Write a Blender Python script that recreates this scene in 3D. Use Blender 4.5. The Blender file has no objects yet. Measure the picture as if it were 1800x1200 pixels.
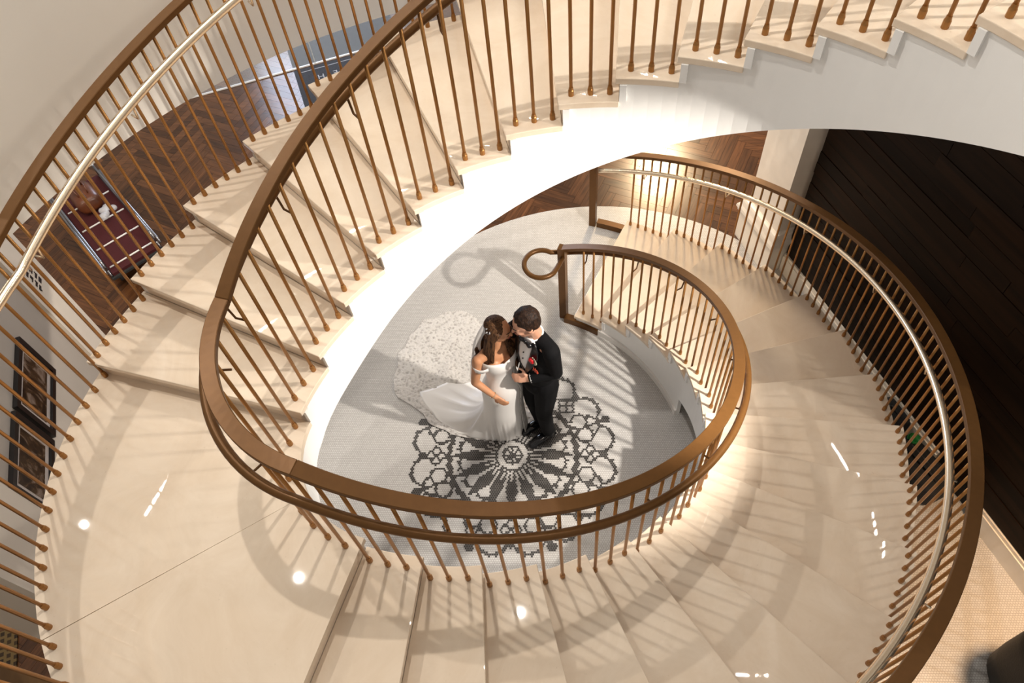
import bpy, bmesh, math, random
from mathutils import Vector, Matrix, Quaternion, noise
random.seed(7)
C = bpy.context.scene.collection
PI = math.pi

# ------------------------------------------------------------------ camera
CAM = (0.61522, -2.82188, 6.00571)
RX, RY = -0.59792, 0.07923              # tilt from straight down
LENS = 1.3148 * 1000 / 1800 * 36
q = Quaternion(Vector((RX, RY, 0)).normalized(), math.hypot(RX, RY)).to_matrix()
Rcv = q @ Matrix(((1, 0, 0), (0, -1, 0), (0, 0, -1)))
M = Matrix((Rcv[0], -Rcv[1], -Rcv[2])).transposed().to_4x4()
M.translation = CAM
cd = bpy.data.cameras.new('camera'); cam = bpy.data.objects.new('camera', cd); C.objects.link(cam)
cd.lens = LENS; cd.sensor_width = 36; cd.clip_start = 0.05; cam.matrix_world = M
bpy.context.scene.camera = cam

# ------------------------------------------------------------------ light
sc = bpy.context.scene
sc.view_settings.view_transform = 'Standard'; sc.view_settings.look = 'None'
sc.view_settings.gamma = 1; sc.view_settings.use_curve_mapping = False
sc.view_settings.exposure = 0.28
w = bpy.data.worlds.new('world'); sc.world = w; w.use_nodes = True
w.node_tree.nodes['Background'].inputs[0].default_value = (1.0, 0.92, 0.82, 1)
w.node_tree.nodes['Background'].inputs[1].default_value = 0.34

def area(name, loc, target, size, power, col, shape='DISK', size_y=None, spread=None):
    d = bpy.data.lights.new(name, 'AREA'); d.energy = power; d.color = col; d.shape = shape; d.size = size
    if size_y: d.size_y = size_y
    if spread: d.spread = spread
    o = bpy.data.objects.new(name, d); C.objects.link(o); o.location = loc
    o.rotation_euler = (Vector(target) - Vector(loc)).to_track_quat('-Z', 'Y').to_euler()
    return o
# photographer's flash standing outside the frame on the right, under the upper flight
fd = bpy.data.lights.new('flash_light', 'SPOT'); fd.energy = 760; fd.color = (1.0, 0.92, 0.82); fd.spot_size = math.radians(70); fd.spot_blend = 0.55; fd.shadow_soft_size = 0.045
fo = bpy.data.objects.new('flash_light', fd); C.objects.link(fo); fo.location = (2.93, -0.77, 3.74)
fo.rotation_euler = (Vector((-0.55, 0.75, 1.05)) - Vector(fo.location)).to_track_quat('-Z', 'Y').to_euler()
# lamps in the stairwell ceiling high above (their fittings are built further down)
LAMPS = (((-0.14, -0.05), 'over the middle of the void', 400), ((-3.12, 0.19), 'over the inner part of the landing', 300), ((-6.47, 0.96), 'over the left edge of the landing', 110),
         ((5.90, -0.60), 'beyond the right side of the upper flight', 160))
for (lx, ly), _n, pw in LAMPS:
    d = bpy.data.lights.new('downlight_beam', 'SPOT'); d.energy = pw; d.color = (1.0, 0.94, 0.86); d.spot_size = math.radians(125); d.spot_blend = 0.7; d.shadow_soft_size = 0.045
    o = bpy.data.objects.new('downlight_beam', d); C.objects.link(o); o.location = (lx, ly, 8.93)
# daylight through the entrance doors
area('entrance_daylight', (-3.4, 8.6, 2.6), (-2.6, 5.5, 0), 2.6, 260, (0.70, 0.80, 1.0), 'RECTANGLE', 2.0)
area('lobby_fill', (0.7, 4.4, 3.05), (2.4, 2.7, 1.0), 0.5, 10, (1.0, 0.82, 0.62), spread=1.0)  # unseen fill added to warm and brighten the marble pilaster
# warm fill lights, unseen and added to brighten the lobby floor and left wall
area('lobby_fill', (3.9, -1.5, 2.95), (3.8, -1.4, 0), 0.4, 11, (1.0, 0.62, 0.33), spread=1.1)
area('lobby_fill', (2.2, 6.8, 3.05), (1.9, 4.6, 0), 0.5, 62, (1.0, 0.74, 0.44), spread=1.6)
area('lobby_fill', (-4.6, 0.9, 3.0), (-3.7, 0.6, 0.6), 0.5, 24, (1.0, 0.76, 0.52))

# ------------------------------------------------------------------ stair geometry
H = 0.136905; RI = 1.68; RO = 2.9351; RM = 0.5965; DT = PI / 18
TH0 = math.radians(25.5994); TL = math.radians(195.5994); TU = math.radians(285.0484)
OL = Vector((0, 0)); CM = Vector((-0.29136, -1.04359)); OU = Vector((0.75498, -1.32490))
W = RO - RI
def stn(s):
    """station -> centre, base radius, angle"""
    if s <= 17: return OL, RI, TH0 + s * DT
    if s < 20: return CM, RM, TL + (s - 17) / 3 * (TU - TL)
    return OU, RI, TU + (s - 20) * DT
def P2(s, rho):
    c, r, t = stn(s); return c.x + (r + rho) * math.sin(t), c.y + (r + rho) * math.cos(t)
def pitch(s):
    if s <= 17: return (s + 1) * H
    if s < 20: return (18 + (s - 17) / 3) * H
    return (19 + s - 20) * H
def srange(a, b, step=0.25):
    n = max(1, round((b - a) / step)); return [a + (b - a) * i / n for i in range(n + 1)]
E1 = Vector((0.35911, -0.93329, 0)); E2 = Vector((0.93329, 0.35911, 0))   # the building's own axes
YAW = math.atan2(E2.y, E2.x)

# ------------------------------------------------------------------ materials
def new_mat(name):
    m = bpy.data.materials.new(name); m.use_nodes = True
    return m, m.node_tree.nodes, m.node_tree.links, m.node_tree.nodes['Principled BSDF']
def setp(b, **k):
    for n, v in k.items(): b.inputs[n.replace('_', ' ')].default_value = v
def plain(name, col, rough=0.5, metal=0.0, var=0.0, scale=8.0, bump=0.0, **k):
    m, N, L, b = new_mat(name)
    setp(b, Roughness=rough, Metallic=metal, **k)
    b.inputs['Base Color'].default_value = (*col, 1)
    if var or bump:
        tc = N.new('ShaderNodeTexCoord'); nz = N.new('ShaderNodeTexNoise')
        nz.inputs['Scale'].default_value = scale; nz.inputs['Detail'].default_value = 6
        L.new(tc.outputs['Object'], nz.inputs['Vector'])
        if var:
            cr = N.new('ShaderNodeValToRGB')
            cr.color_ramp.elements[0].position = 0.3; cr.color_ramp.elements[1].position = 0.7
            cr.color_ramp.elements[0].color = (*[c * (1 - var) for c in col], 1)
            cr.color_ramp.elements[1].color = (*[min(1, c * (1 + var)) for c in col], 1)
            L.new(nz.outputs['Fac'], cr.inputs['Fac']); L.new(cr.outputs['Color'], b.inputs['Base Color'])
        if bump:
            bp = N.new('ShaderNodeBump'); bp.inputs['Strength'].default_value = bump; bp.inputs['Distance'].default_value = 0.01
            L.new(nz.outputs['Fac'], bp.inputs['Height']); L.new(bp.outputs['Normal'], b.inputs['Normal'])
    return m
MAT = {}
# limestone treads: cream with fine speckles and faint clouds
m, N, L, b = new_mat('cream_limestone'); MAT['stone'] = m
setp(b, Roughness=0.02); b.inputs['Specular IOR Level'].default_value = 0.5
tc = N.new('ShaderNodeTexCoord'); n1 = N.new('ShaderNodeTexNoise'); n2 = N.new('ShaderNodeTexNoise'); n3 = N.new('ShaderNodeTexNoise')
n1.inputs['Scale'].default_value = 2.2; n1.inputs['Detail'].default_value = 8; n1.inputs['Roughness'].default_value = 0.7; n1.inputs['Distortion'].default_value = 1.2
n2.inputs['Scale'].default_value = 45; n2.inputs['Detail'].default_value = 3
n3.inputs['Scale'].default_value = 7; n3.inputs['Detail'].default_value = 2
for n in (n1, n2, n3): L.new(tc.outputs['Object'], n.inputs['Vector'])
c1 = N.new('ShaderNodeValToRGB'); c1.color_ramp.elements[0].position = 0.3; c1.color_ramp.elements[1].position = 0.72
c1.color_ramp.elements[0].color = (0.72, 0.585, 0.445, 1); c1.color_ramp.elements[1].color = (0.82, 0.70, 0.565, 1)
L.new(n1.outputs['Fac'], c1.inputs['Fac'])
c2 = N.new('ShaderNodeValToRGB'); c2.color_ramp.elements[0].position = 0.70; c2.color_ramp.elements[1].position = 0.78
c2.color_ramp.elements[0].color = (0, 0, 0, 1); c2.color_ramp.elements[1].color = (0.5, 0.5, 0.5, 1)
L.new(n2.outputs['Fac'], c2.inputs['Fac'])
c3 = N.new('ShaderNodeMath'); c3.operation = 'MULTIPLY'
L.new(c2.outputs['Color'], c3.inputs[0]); L.new(n3.outputs['Fac'], c3.inputs[1])
mx = N.new('ShaderNodeMix'); mx.data_type = 'RGBA'
L.new(c3.outputs[0], mx.inputs['Factor']); L.new(c1.outputs['Color'], mx.inputs['A']); mx.inputs['B'].default_value = (0.45, 0.33, 0.22, 1)
L.new(mx.outputs['Result'], b.inputs['Base Color'])

MAT['plaster'] = plain('white_plaster', (0.88, 0.88, 0.87), 0.25, var=0.02, scale=3)
MAT['drum'] = plain('warm_white_wall', (0.74, 0.70, 0.64), 0.6, var=0.02, scale=2)
MAT['grey_wall'] = plain('grey_wall_paint', (0.44, 0.385, 0.33), 0.6, var=0.03, scale=3)
MAT['marble'] = plain('pale_marble', (0.86, 0.79, 0.69), 0.25, var=0.06, scale=4)
MAT['bronze'] = plain('dark_bronze', (0.125, 0.056, 0.016), 0.36, 0.3, var=0.06, scale=30, Specular_IOR_Level=0.25)
MAT['brass'] = plain('bronze_rod', (0.42, 0.205, 0.065), 0.36, 0.75)
MAT['ferrule'] = plain('bronze_ferrule', (0.36, 0.18, 0.06), 0.4, 0.8)
MAT['champagne'] = plain('brushed_champagne_metal', (0.92, 0.77, 0.58), 0.26, 0.9)
MAT['chrome'] = plain('chrome', (0.35, 0.35, 0.37), 0.32, 1.0)
MAT['black'] = plain('black_cloth', (0.012, 0.012, 0.014), 0.8, var=0.3, scale=60)
MAT['leather'] = plain('black_leather', (0.005, 0.0045, 0.004), 0.5, Specular_IOR_Level=0.25, bump=0.15, scale=80)
MAT['red_carpet'] = plain('red_carpet', (0.05, 0.002, 0.003), 0.95, var=0.3, scale=120)
MAT['brown_leather'] = plain('brown_leather', (0.12, 0.035, 0.012), 0.35, var=0.4, scale=6)
MAT['white_paint'] = plain('white_paint', (0.80, 0.78, 0.75), 0.4)
MAT['cream_paint'] = plain('cream_paint', (0.78, 0.69, 0.58), 0.45)
MAT['rubber'] = plain('rubber', (0.02, 0.02, 0.02), 0.7)
MAT['green'] = plain('green_plastic', (0.01, 0.22, 0.035), 0.35)
MAT['mat_board'] = plain('picture_mount', (0.60, 0.52, 0.47), 0.7)
MAT['frame'] = plain('black_frame', (0.008, 0.006, 0.006), 0.3)
MAT['dark_tile'] = plain('charcoal_mosaic_tile', (0.038, 0.034, 0.032), 0.35, var=0.2, scale=25)
MAT['plastic'] = plain('clear_film', (0.75, 0.75, 0.78), 0.12, bump=0.6, scale=40, Alpha=0.45)

# mosaic floor: white penny-size tiles in staggered rows, grey joints
m, N, L, b = new_mat('white_mosaic'); MAT['mosaic'] = m
setp(b, Roughness=0.30)
tc = N.new('ShaderNodeTexCoord'); br = N.new('ShaderNodeTexBrick')
br.offset = 0.5; br.inputs['Scale'].default_value = 1.0
br.inputs['Brick Width'].default_value = 0.0195; br.inputs['Row Height'].default_value = 0.0170
br.inputs['Mortar Size'].default_value = 0.0018; br.inputs['Mortar Smooth'].default_value = 0.2
br.inputs['Color1'].default_value = (0.61, 0.595, 0.58, 1); br.inputs['Color2'].default_value = (0.54, 0.525, 0.51, 1)
br.inputs['Mortar'].default_value = (0.34, 0.32, 0.30, 1)
L.new(tc.outputs['Object'], br.inputs['Vector'])
nz = N.new('ShaderNodeTexNoise'); nz.inputs['Scale'].default_value = 1.7; nz.inputs['Detail'].default_value = 7
L.new(tc.outputs['Object'], nz.inputs['Vector'])
mr = N.new('ShaderNodeMapRange'); mr.inputs['To Min'].default_value = 0.90; mr.inputs['To Max'].default_value = 1.08
L.new(nz.outputs['Fac'], mr.inputs['Value'])
mx = N.new('ShaderNodeMix'); mx.data_type = 'RGBA'; mx.blend_type = 'MULTIPLY'; mx.inputs['Factor'].default_value = 1
L.new(br.outputs['Color'], mx.inputs['A']); L.new(mr.outputs['Result'], mx.inputs['B']); L.new(mx.outputs['Result'], b.inputs['Base Color'])
bp = N.new('ShaderNodeBump'); bp.inputs['Strength'].default_value = 0.25; bp.inputs['Distance'].default_value = 0.001; bp.invert = True
L.new(br.outputs['Fac'], bp.inputs['Height']); L.new(bp.outputs['Normal'], b.inputs['Normal'])

def wood(name, dark, light, rough, grain=(3, 40, 40), spec=0.4):
    m, N, L, b = new_mat(name); setp(b, Roughness=rough, Specular_IOR_Level=spec)
    tc = N.new('ShaderNodeTexCoord'); mp = N.new('ShaderNodeMapping'); mp.inputs['Scale'].default_value = grain
    oi = N.new('ShaderNodeObjectInfo'); nz = N.new('ShaderNodeTexNoise'); nz.noise_dimensions = '4D'
    nz.inputs['Scale'].default_value = 1.0; nz.inputs['Detail'].default_value = 6; nz.inputs['Distortion'].default_value = 0.6
    at = N.new('ShaderNodeAttribute'); at.attribute_name = 'rnd'
    ad = N.new('ShaderNodeMath'); ad.operation = 'ADD'
    L.new(oi.outputs['Random'], ad.inputs[0]); L.new(at.outputs['Fac'], ad.inputs[1])
    ml = N.new('ShaderNodeMath'); ml.operation = 'MULTIPLY'; ml.inputs[1].default_value = 37.0
    L.new(ad.outputs[0], ml.inputs[0]); L.new(ml.outputs[0], nz.inputs['W'])
    L.new(tc.outputs['Object'], mp.inputs['Vector']); L.new(mp.outputs['Vector'], nz.inputs['Vector'])
    cr = N.new('ShaderNodeValToRGB'); cr.color_ramp.elements[0].position = 0.28; cr.color_ramp.elements[1].position = 0.75
    cr.color_ramp.elements[0].color = (*dark, 1); cr.color_ramp.elements[1].color = (*light, 1)
    L.new(nz.outputs['Fac'], cr.inputs['Fac'])
    fr = N.new('ShaderNodeMath'); fr.operation = 'FRACT'; m7 = N.new('ShaderNodeMath'); m7.operation = 'MULTIPLY'; m7.inputs[1].default_value = 7.31
    L.new(ad.outputs[0], m7.inputs[0]); L.new(m7.outputs[0], fr.inputs[0])
    mr = N.new('ShaderNodeMapRange'); mr.inputs['To Min'].default_value = 0.62; mr.inputs['To Max'].default_value = 1.35
    L.new(fr.outputs[0], mr.inputs['Value'])
    mx = N.new('ShaderNodeMix'); mx.data_type = 'RGBA'; mx.blend_type = 'MULTIPLY'; mx.inputs['Factor'].default_value = 1
    L.new(cr.outputs['Color'], mx.inputs['A']); L.new(mr.outputs['Result'], mx.inputs['B']); L.new(mx.outputs['Result'], b.inputs['Base Color'])
    return m
MAT['walnut'] = wood('walnut_floor', (0.045, 0.018, 0.007), (0.125, 0.050, 0.018), 0.24)
MAT['dark_plank'] = wood('dark_walnut_wall', (0.0055, 0.0024, 0.0009), (0.019, 0.0078, 0.0028), 0.5, (1.2, 30, 14), 0.10)
MAT['brown_door'] = wood('brown_timber', (0.20, 0.11, 0.05), (0.28, 0.16, 0.07), 0.5, (2, 20, 6))

# ------------------------------------------------------------------ mesh helpers
def mesh_obj(name, verts, faces, mat, parent=None, smooth=False, loc=None):
    me = bpy.data.meshes.new(name); me.from_pydata([tuple(v) for v in verts], [], faces); me.update()
    bm = bmesh.new(); bm.from_mesh(me); bmesh.ops.recalc_face_normals(bm, faces=bm.faces); bm.to_mesh(me); bm.free()
    return link(name, me, mat, parent, smooth, loc)
def link(name, me, mat, parent=None, smooth=False, loc=None):
    if mat is not None and not me.materials: me.materials.append(mat if not isinstance(mat, str) else MAT[mat])
    if smooth:
        for p in me.polygons: p.use_smooth = True
    o = bpy.data.objects.new(name, me); C.objects.link(o)
    if parent is not None: o.parent = parent
    if loc is not None: o.location = loc
    return o
def tag(o, label=None, cat=None, group=None, kind=None):
    if label: o['label'] = label
    if cat: o['category'] = cat
    if group: o['group'] = group
    if kind: o['kind'] = kind
    return o
def empty(name, label, cat, loc=(0, 0, 0), rz=0, group=None):
    o = bpy.data.objects.new(name, None); C.objects.link(o); o.location = loc; o.rotation_euler = (0, 0, rz)
    o.empty_display_size = 0.1
    return tag(o, label, cat, group)
class MB:
    def __init__(s): s.v = []; s.f = []
    def add(s, vs, fs):
        n = len(s.v); s.v += [Vector(v) for v in vs]; s.f += [tuple(i + n for i in f) for f in fs]; return s
    def box(s, lo, hi, mat=None):
        x0, y0, z0 = lo; x1, y1, z1 = hi
        vs = [(x0, y0, z0), (x1, y0, z0), (x1, y1, z0), (x0, y1, z0), (x0, y0, z1), (x1, y0, z1), (x1, y1, z1), (x0, y1, z1)]
        if mat is not None: vs = [mat @ Vector(v) for v in vs]
        return s.add(vs, [(0, 3, 2, 1), (4, 5, 6, 7), (0, 1, 5, 4), (1, 2, 6, 5), (2, 3, 7, 6), (3, 0, 4, 7)])
    def tube(s, pts, r, n=8, closed=False, cap=True):
        pts = [Vector(p) for p in pts]; rs = r if isinstance(r, (list, tuple)) else [r] * len(pts)
        m = len(pts); prev = None; rings = []
        for i, p in enumerate(pts):
            if closed: d = pts[(i + 1) % m] - pts[i - 1]
            else: d = pts[min(i + 1, m - 1)] - pts[max(i - 1, 0)]
            d.normalize()
            if prev is None:
                a = Vector((0, 0, 1)) if abs(d.z) < 0.9 else Vector((1, 0, 0))
                u = d.cross(a).normalized()
            else: u = (prev - d * prev.dot(d)).normalized()
            prev = u; v = d.cross(u)
            rings.append([p + (u * math.cos(2 * PI * k / n) + v * math.sin(2 * PI * k / n)) * rs[i] for k in range(n)])
        vs = [v for rg in rings for v in rg]; fs = []
        for i in range(m if closed else m - 1):
            j = (i + 1) % m
            for k in range(n): fs.append((i * n + k, i * n + (k + 1) % n, j * n + (k + 1) % n, j * n + k))
        if cap and not closed: fs += [tuple(range(n - 1, -1, -1)), tuple((m - 1) * n + k for k in range(n))]
        return s.add(vs, fs)
    def sweep(s, rings, closed_section=True, caps=True):
        m = len(rings); n = len(rings[0]); fs = []
        for i in range(m - 1):
            for k in range(n if closed_section else n - 1):
                fs.append((i * n + k, i * n + (k + 1) % n, (i + 1) * n + (k + 1) % n, (i + 1) * n + k))
        if caps and closed_section: fs += [tuple(range(n - 1, -1, -1)), tuple((m - 1) * n + k for k in range(n))]
        return s.add([v for r in rings for v in r], fs)
    def lathe(s, prof, n=16, base=(0, 0, 0)):
        base = Vector(base)
        rings = [[base + Vector((r * math.cos(2 * PI * k / n), r * math.sin(2 * PI * k / n), z)) for k in range(n)] for r, z in prof]
        return s.sweep(rings)
    def ell(s, c, rad, rot=None, nu=16, nv=10):
        vs = []; fs = []; c = Vector(c)
        for j in range(nv + 1):
            ph = PI * j / nv
            for i in range(nu):
                a = 2 * PI * i / nu
                p = Vector((rad[0] * math.sin(ph) * math.cos(a), rad[1] * math.sin(ph) * math.sin(a), rad[2] * math.cos(ph)))
                if rot is not None: p = rot @ p
                vs.append(c + p)
        for j in range(nv):
            for i in range(nu): fs.append((j * nu + i, j * nu + (i + 1) % nu, (j + 1) * nu + (i + 1) % nu, (j + 1) * nu + i))
        return s.add(vs, fs)
    def cap(s, p0, r0, p1, r1, n=12):
        p0 = Vector(p0); p1 = Vector(p1); d = (p1 - p0); Ln = d.length or 1e-6; d = d / Ln
        pts = []; rs = []
        for k in range(5):
            a = PI / 2 * (1 - k / 4); pts.append(p0 - d * r0 * math.sin(a)); rs.append(max(r0 * math.cos(a), r0 * 0.02))
        for k in range(5):
            a = PI / 2 * k / 4; pts.append(p1 + d * r1 * math.sin(a)); rs.append(max(r1 * math.cos(a), r1 * 0.02))
        return s.tube(pts, rs, n)
    def chain(s, pts, n=12):
        for a, b in zip(pts, pts[1:]): s.cap(a[0], a[1], b[0], b[1], n)
        return s
    def obj(s, name, mat, parent=None, smooth=False, loc=None): return mesh_obj(name, s.v, s.f, mat, parent, smooth, loc)

def sector(s0, s1, rho0, rho1, z0, z1, n=4, front=0.0):
    """curved slab between two stations; front = nosing overhang in metres at the low edge"""
    mb = MB(); rings = []
    for i in range(n + 1):
        s = s0 + (s1 - s0) * i / n; ring = []
        for rho, z in ((rho0, z0), (rho1, z0), (rho1, z1), (rho0, z1)):
            x, y = P2(s, rho)
            if i == 0 and front:
                c, r, t = stn(s); x -= math.cos(t) * front; y += math.sin(t) * front
            ring.append(Vector((x, y, z)))
        rings.append(ring)
    return mb.sweep(rings)

# ------------------------------------------------------------------ setting: floors
arc_c = Vector((0.889, 0.696)); arc_r = 2.357
poly = [(-2.3, -4.6), (4.9, -4.6), (4.9, -3.0)]
wl = lambda y: 3.60 - (y + 0.05) * 0.3848            # foot of the right wall: x at given y
poly += [(wl(-3.0) + 0.25, -3.0), (wl(2.2) + 0.25, 2.2), (2.62, 2.33)]
for i in range(25):
    a = math.radians(46 - i * (46 + 50) / 24)
    poly.append((arc_c.x + arc_r * math.sin(a), arc_c.y + arc_r * math.cos(a)))
poly += [(-2.3, 1.2)]
fl = mesh_obj('floor', [(x, y, 0.0) for x, y in poly] + [(x, y, -0.05) for x, y in poly],
              [tuple(range(len(poly)))] + [(i, (i + 1) % len(poly), (i + 1) % len(poly) + len(poly), i + len(poly)) for i in range(len(poly))], 'mosaic')
tag(fl, 'white mosaic tile floor inside the curving staircase', kind='structure')

def seg(px, py, ax, ay, bx, by):
    dx, dy = bx - ax, by - ay; t = max(0, min(1, ((px - ax) * dx + (py - ay) * dy) / (dx * dx + dy * dy)))
    return math.hypot(px - ax - t * dx, py - ay - t * dy)
def medallion(x, y):
    r = math.hypot(x, y); th = math.atan2(y, x)
    if r > 1.0: return False
    if r < 0.030: return True
    if r < 0.070:
        d = (th + PI / 8) % (PI / 4) - PI / 8; return abs(d) * r < 0.0115
    if r < 0.092: return True
    if r < 0.134: return False
    if r < 0.150: return True
    d16 = (th + PI / 16) % (PI / 8) - PI / 16
    if r < 0.285:
        if r > 0.25 and abs(d16) * r < 0.020 + (r - 0.25) * 0.5: return True
        return math.cos(32 * th) < 0.15
    if r < 0.535:
        wd = 0.038 + (r - 0.285) * 0.34 if r < 0.34 else max(0.011, 0.057 - (r - 0.34) * 0.27)
        if abs(d16) * r < wd: return True
        d = th % (PI / 8) - PI / 16
        rs = 0.425 + 0.050 * math.cos(d / (PI / 16) * PI / 2)
        if abs(r - rs) < 0.0125: return True
        return 0.475 < r < 0.50 and abs(abs(d) * r - 0.035) < 0.012
    if r < 0.600: return r > 0.540 + 0.010 * math.cos(40 * th) and r < 0.592 + 0.010 * math.cos(40 * th)
    d8 = (th + PI / 8) % (PI / 4) - PI / 8
    a, bb = r * math.cos(d8), r * math.sin(d8)
    if a < 0.84:
        p, q_ = (a - 0.682 + bb) / 1.414, (a - 0.682 - bb) / 1.414
        if abs(p) < 0.074 and abs(q_) < 0.074: return min(abs(p), abs(q_)) < 0.0115 or max(abs(p), abs(q_)) > 0.055
        if 0.77 < a < 0.83 and abs(bb) < 0.030: return True
        if abs(bb) < 0.012 and a > 0.74: return True
    f8 = th % (PI / 4) - PI / 8
    a, bb = r * math.cos(f8), r * math.sin(f8)
    for cy_ in (0.070, -0.070):
        e = math.hypot(a - 0.668, bb - cy_)
        if e < 0.060: return False
        if e < 0.083: return True
    e = math.hypot(a - 0.745, bb / 1.15)
    if e < 0.090 and a > 0.70: return abs(bb) < 0.011 or e > 0.068
    for sg in (-1, 1):
        e = math.hypot((a - 0.745) / 1.05, (bb - sg * 0.150)); al = math.atan2(bb - sg * 0.150, a - 0.745)
        if e < 0.148 and abs(bb) > 0.01 and a > 0.63:
            if e > 0.124: return True
        for k in range(6):
            a2 = sg * (-0.25 + 0.42 * k)
            if math.hypot(a - 0.745 - 0.150 * math.cos(a2), bb - sg * 0.150 - 0.142 * math.sin(a2)) < 0.019: return True
    return math.hypot(a - 0.895, bb) < 0.042 or (0.82 < a < 0.88 and abs(bb) < 0.022)
mb = MB(); tw, thh = 0.0195, 0.0170; cx0, cy0 = 0.105, 0.065
nrow = int(1.0 / thh)
for j in range(-nrow, nrow + 1):
    y = (round(cy0 / thh) + j + 0.5) * thh
    jj = round(cy0 / thh) + j
    off = 0.5 * tw if jj % 2 else 0.0
    i0 = int((cx0 - 1.0) / tw); run = None
    for i in range(i0, i0 + int(2.0 / tw) + 2):
        x = off + (i + 0.5) * tw
        on = medallion(x - cx0, y - cy0)
        if on: mb.box((x - tw / 2 + 0.0007, y - thh / 2 + 0.0007, -0.004), (x + tw / 2 - 0.0007, y + thh / 2 - 0.0007, 0.0012))
o = mb.obj('mosaic_medallion', 'dark_tile', fl); tag(o, 'charcoal lace-like medallion laid in mosaic tiles', kind='stuff')

# lobby floor: walnut herringbone, 45 degrees to the building
lob = mesh_obj('floor_lobby', [(-9, -5, -0.012), (9, -5, -0.012), (9, 10, -0.012), (-9, 10, -0.012), (-9, -5, -0.06), (9, -5, -0.06), (9, 10, -0.06), (-9, 10, -0.06)],
               [(0, 1, 2, 3), (7, 6, 5, 4), (0, 4, 5, 1), (1, 5, 6, 2), (2, 6, 7, 3), (3, 7, 4, 0)], plain('floor_joint', (0.02, 0.009, 0.004), 0.6))
tag(lob, 'dark walnut herringbone lobby floor', kind='structure')
PL, PW = 0.60, 0.10
minv = M.inverted()
def project(p):
    v = minv @ Vector(p); return 900 + 1314.8 * v.x / -v.z, 600 - 1314.8 * v.y / -v.z
def in_mosaic(x, y):
    if x < -1.9 or y < -4.6: return False
    if (x - arc_c.x) ** 2 + (y - arc_c.y) ** 2 < (arc_r - 0.45) ** 2: return True
    return y < 0.8 + (x + 2.3) * 0.35 if x < 1 else y < 1.9
planks = []
ang0 = YAW + PI / 4
for i in range(-140, 140):
    for j in range(-26, 26):
        # classic herringbone lattice
        u0 = i * PW + j * PL; v0 = i * PW - j * PL
        for kind in (0, 1):
            if kind == 0: cu, cv, a = u0 + PL / 2, v0 + PW / 2, 0
            else: cu, cv, a = u0 + PL + PW / 2, v0 + PW - PL / 2, PI / 2
            x = cu * math.cos(ang0) - cv * math.sin(ang0); y = cu * math.sin(ang0) + cv * math.cos(ang0)
            y += 3.0; x += -1.0
            if not (-6.6 < x < 4.2 and -2.6 < y < 8.2): continue
            if in_mosaic(x, y): continue
            px, py = project((x, y, 0))
            vis = -60 < px < 1860 and -60 < py < 1260
            left = px < 560 and py < 660 and px + py * 1.1 < 880 or px < 820 and py < 330 or px < 140 and py > 980
            top = 860 < px < 1330 and 230 < py < 450
            planks.append((0 if vis and (left or top) else 1 if vis or (-250 < px < 2050 and -300 < py < 1500) else 2,
                           (x - CAM[0]) ** 2 + (y - CAM[1]) ** 2, x, y, a))
planks.sort()
bxm = MB().box((-PL / 2 + 0.0012, -PW / 2 + 0.0012, -0.012), (PL / 2 - 0.0012, PW / 2 - 0.0012, 0.0))
pm = bpy.data.meshes.new('herringbone_plank'); pm.from_pydata([tuple(v) for v in bxm.v], [], bxm.f); pm.update(); pm.materials.append(MAT['walnut'])
rest = MB(); rnd = []
for n_, (cls, d_, x, y, a) in enumerate(planks):
    if n_ < 300 and cls == 0:
        o = bpy.data.objects.new('herringbone_plank', pm); C.objects.link(o); o.parent = lob
        o.location = (x, y, -0.0015); o.rotation_euler = (0, 0, ang0 + a)
    elif cls < 2:
        mt = Matrix.Translation((x, y, -0.0015)) @ Matrix.Rotation(ang0 + a, 4, 'Z')
        rest.box((-PL / 2 + 0.0012, -PW / 2 + 0.0012, -0.012), (PL / 2 - 0.0012, PW / 2 - 0.0012, 0.0), mt)
        rnd += [random.random()] * 8
if rest.v:
    o = rest.obj('herringbone_field', 'walnut', lob); tag(o, kind='stuff')
    at = o.data.attributes.new('rnd', 'FLOAT', 'POINT')
    for k, v in enumerate(rnd): at.data[k].value = v

# ------------------------------------------------------------------ setting: walls
# curved bulkhead hanging round the stairwell, its soffit 3.1 m up
mb = MB(); rings = []
for i in range(65):
    t = math.radians(288 + 1.9 * i); ring = []
    for r, z in ((3.48, 3.10), (3.48, 4.30), (3.70, 4.30), (3.70, 3.10)):
        ring.append(Vector((OU.x + r * math.sin(t), OU.y + r * math.cos(t), z)))
    rings.append(ring)
o = mb.sweep(rings).obj('wall_stairwell', 'drum', None, True); tag(o, 'curved warm white bulkhead wall round the stairwell', kind='structure')
es = o.modifiers.new('es', 'EDGE_SPLIT')

def frame_matrix(origin, xdir):
    x = Vector(xdir).normalized(); z = Vector((0, 0, 1)); y = z.cross(x)
    m_ = Matrix((x, y, z)).transposed().to_4x4(); m_.translation = origin; return m_
def placed(mb, name, mat, parent, mtx, smooth=False):
    o = mb.obj(name, mat, parent, smooth)
    if parent is None: o.matrix_world = mtx
    else: o.matrix_local = mtx
    return o
# left wall with pictures; local x runs along E1 (towards the viewer), y = E2 points at the stair
WLm = frame_matrix(Vector((-3.41, 0.22, 0)), E1)
mb = MB().box((-0.55, -0.35, 0), (1.42, -0.03, 3.1))
wl_o = placed(mb, 'wall_left', 'grey_wall', None, WLm); tag(wl_o, 'grey wall with framed pictures left of the stair', kind='structure')
for x0, x1 in ((-0.98, -0.55), (1.30, 1.92)):
    mb = MB().box((x0, -0.36, 0.0), (x1, 0.0, 3.1)).box((x0 - 0.012, -0.37, 0), (x1 + 0.012, 0.015, 0.16))
    o = placed(mb, 'pilaster', 'cream_paint', wl_o, Matrix())
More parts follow.
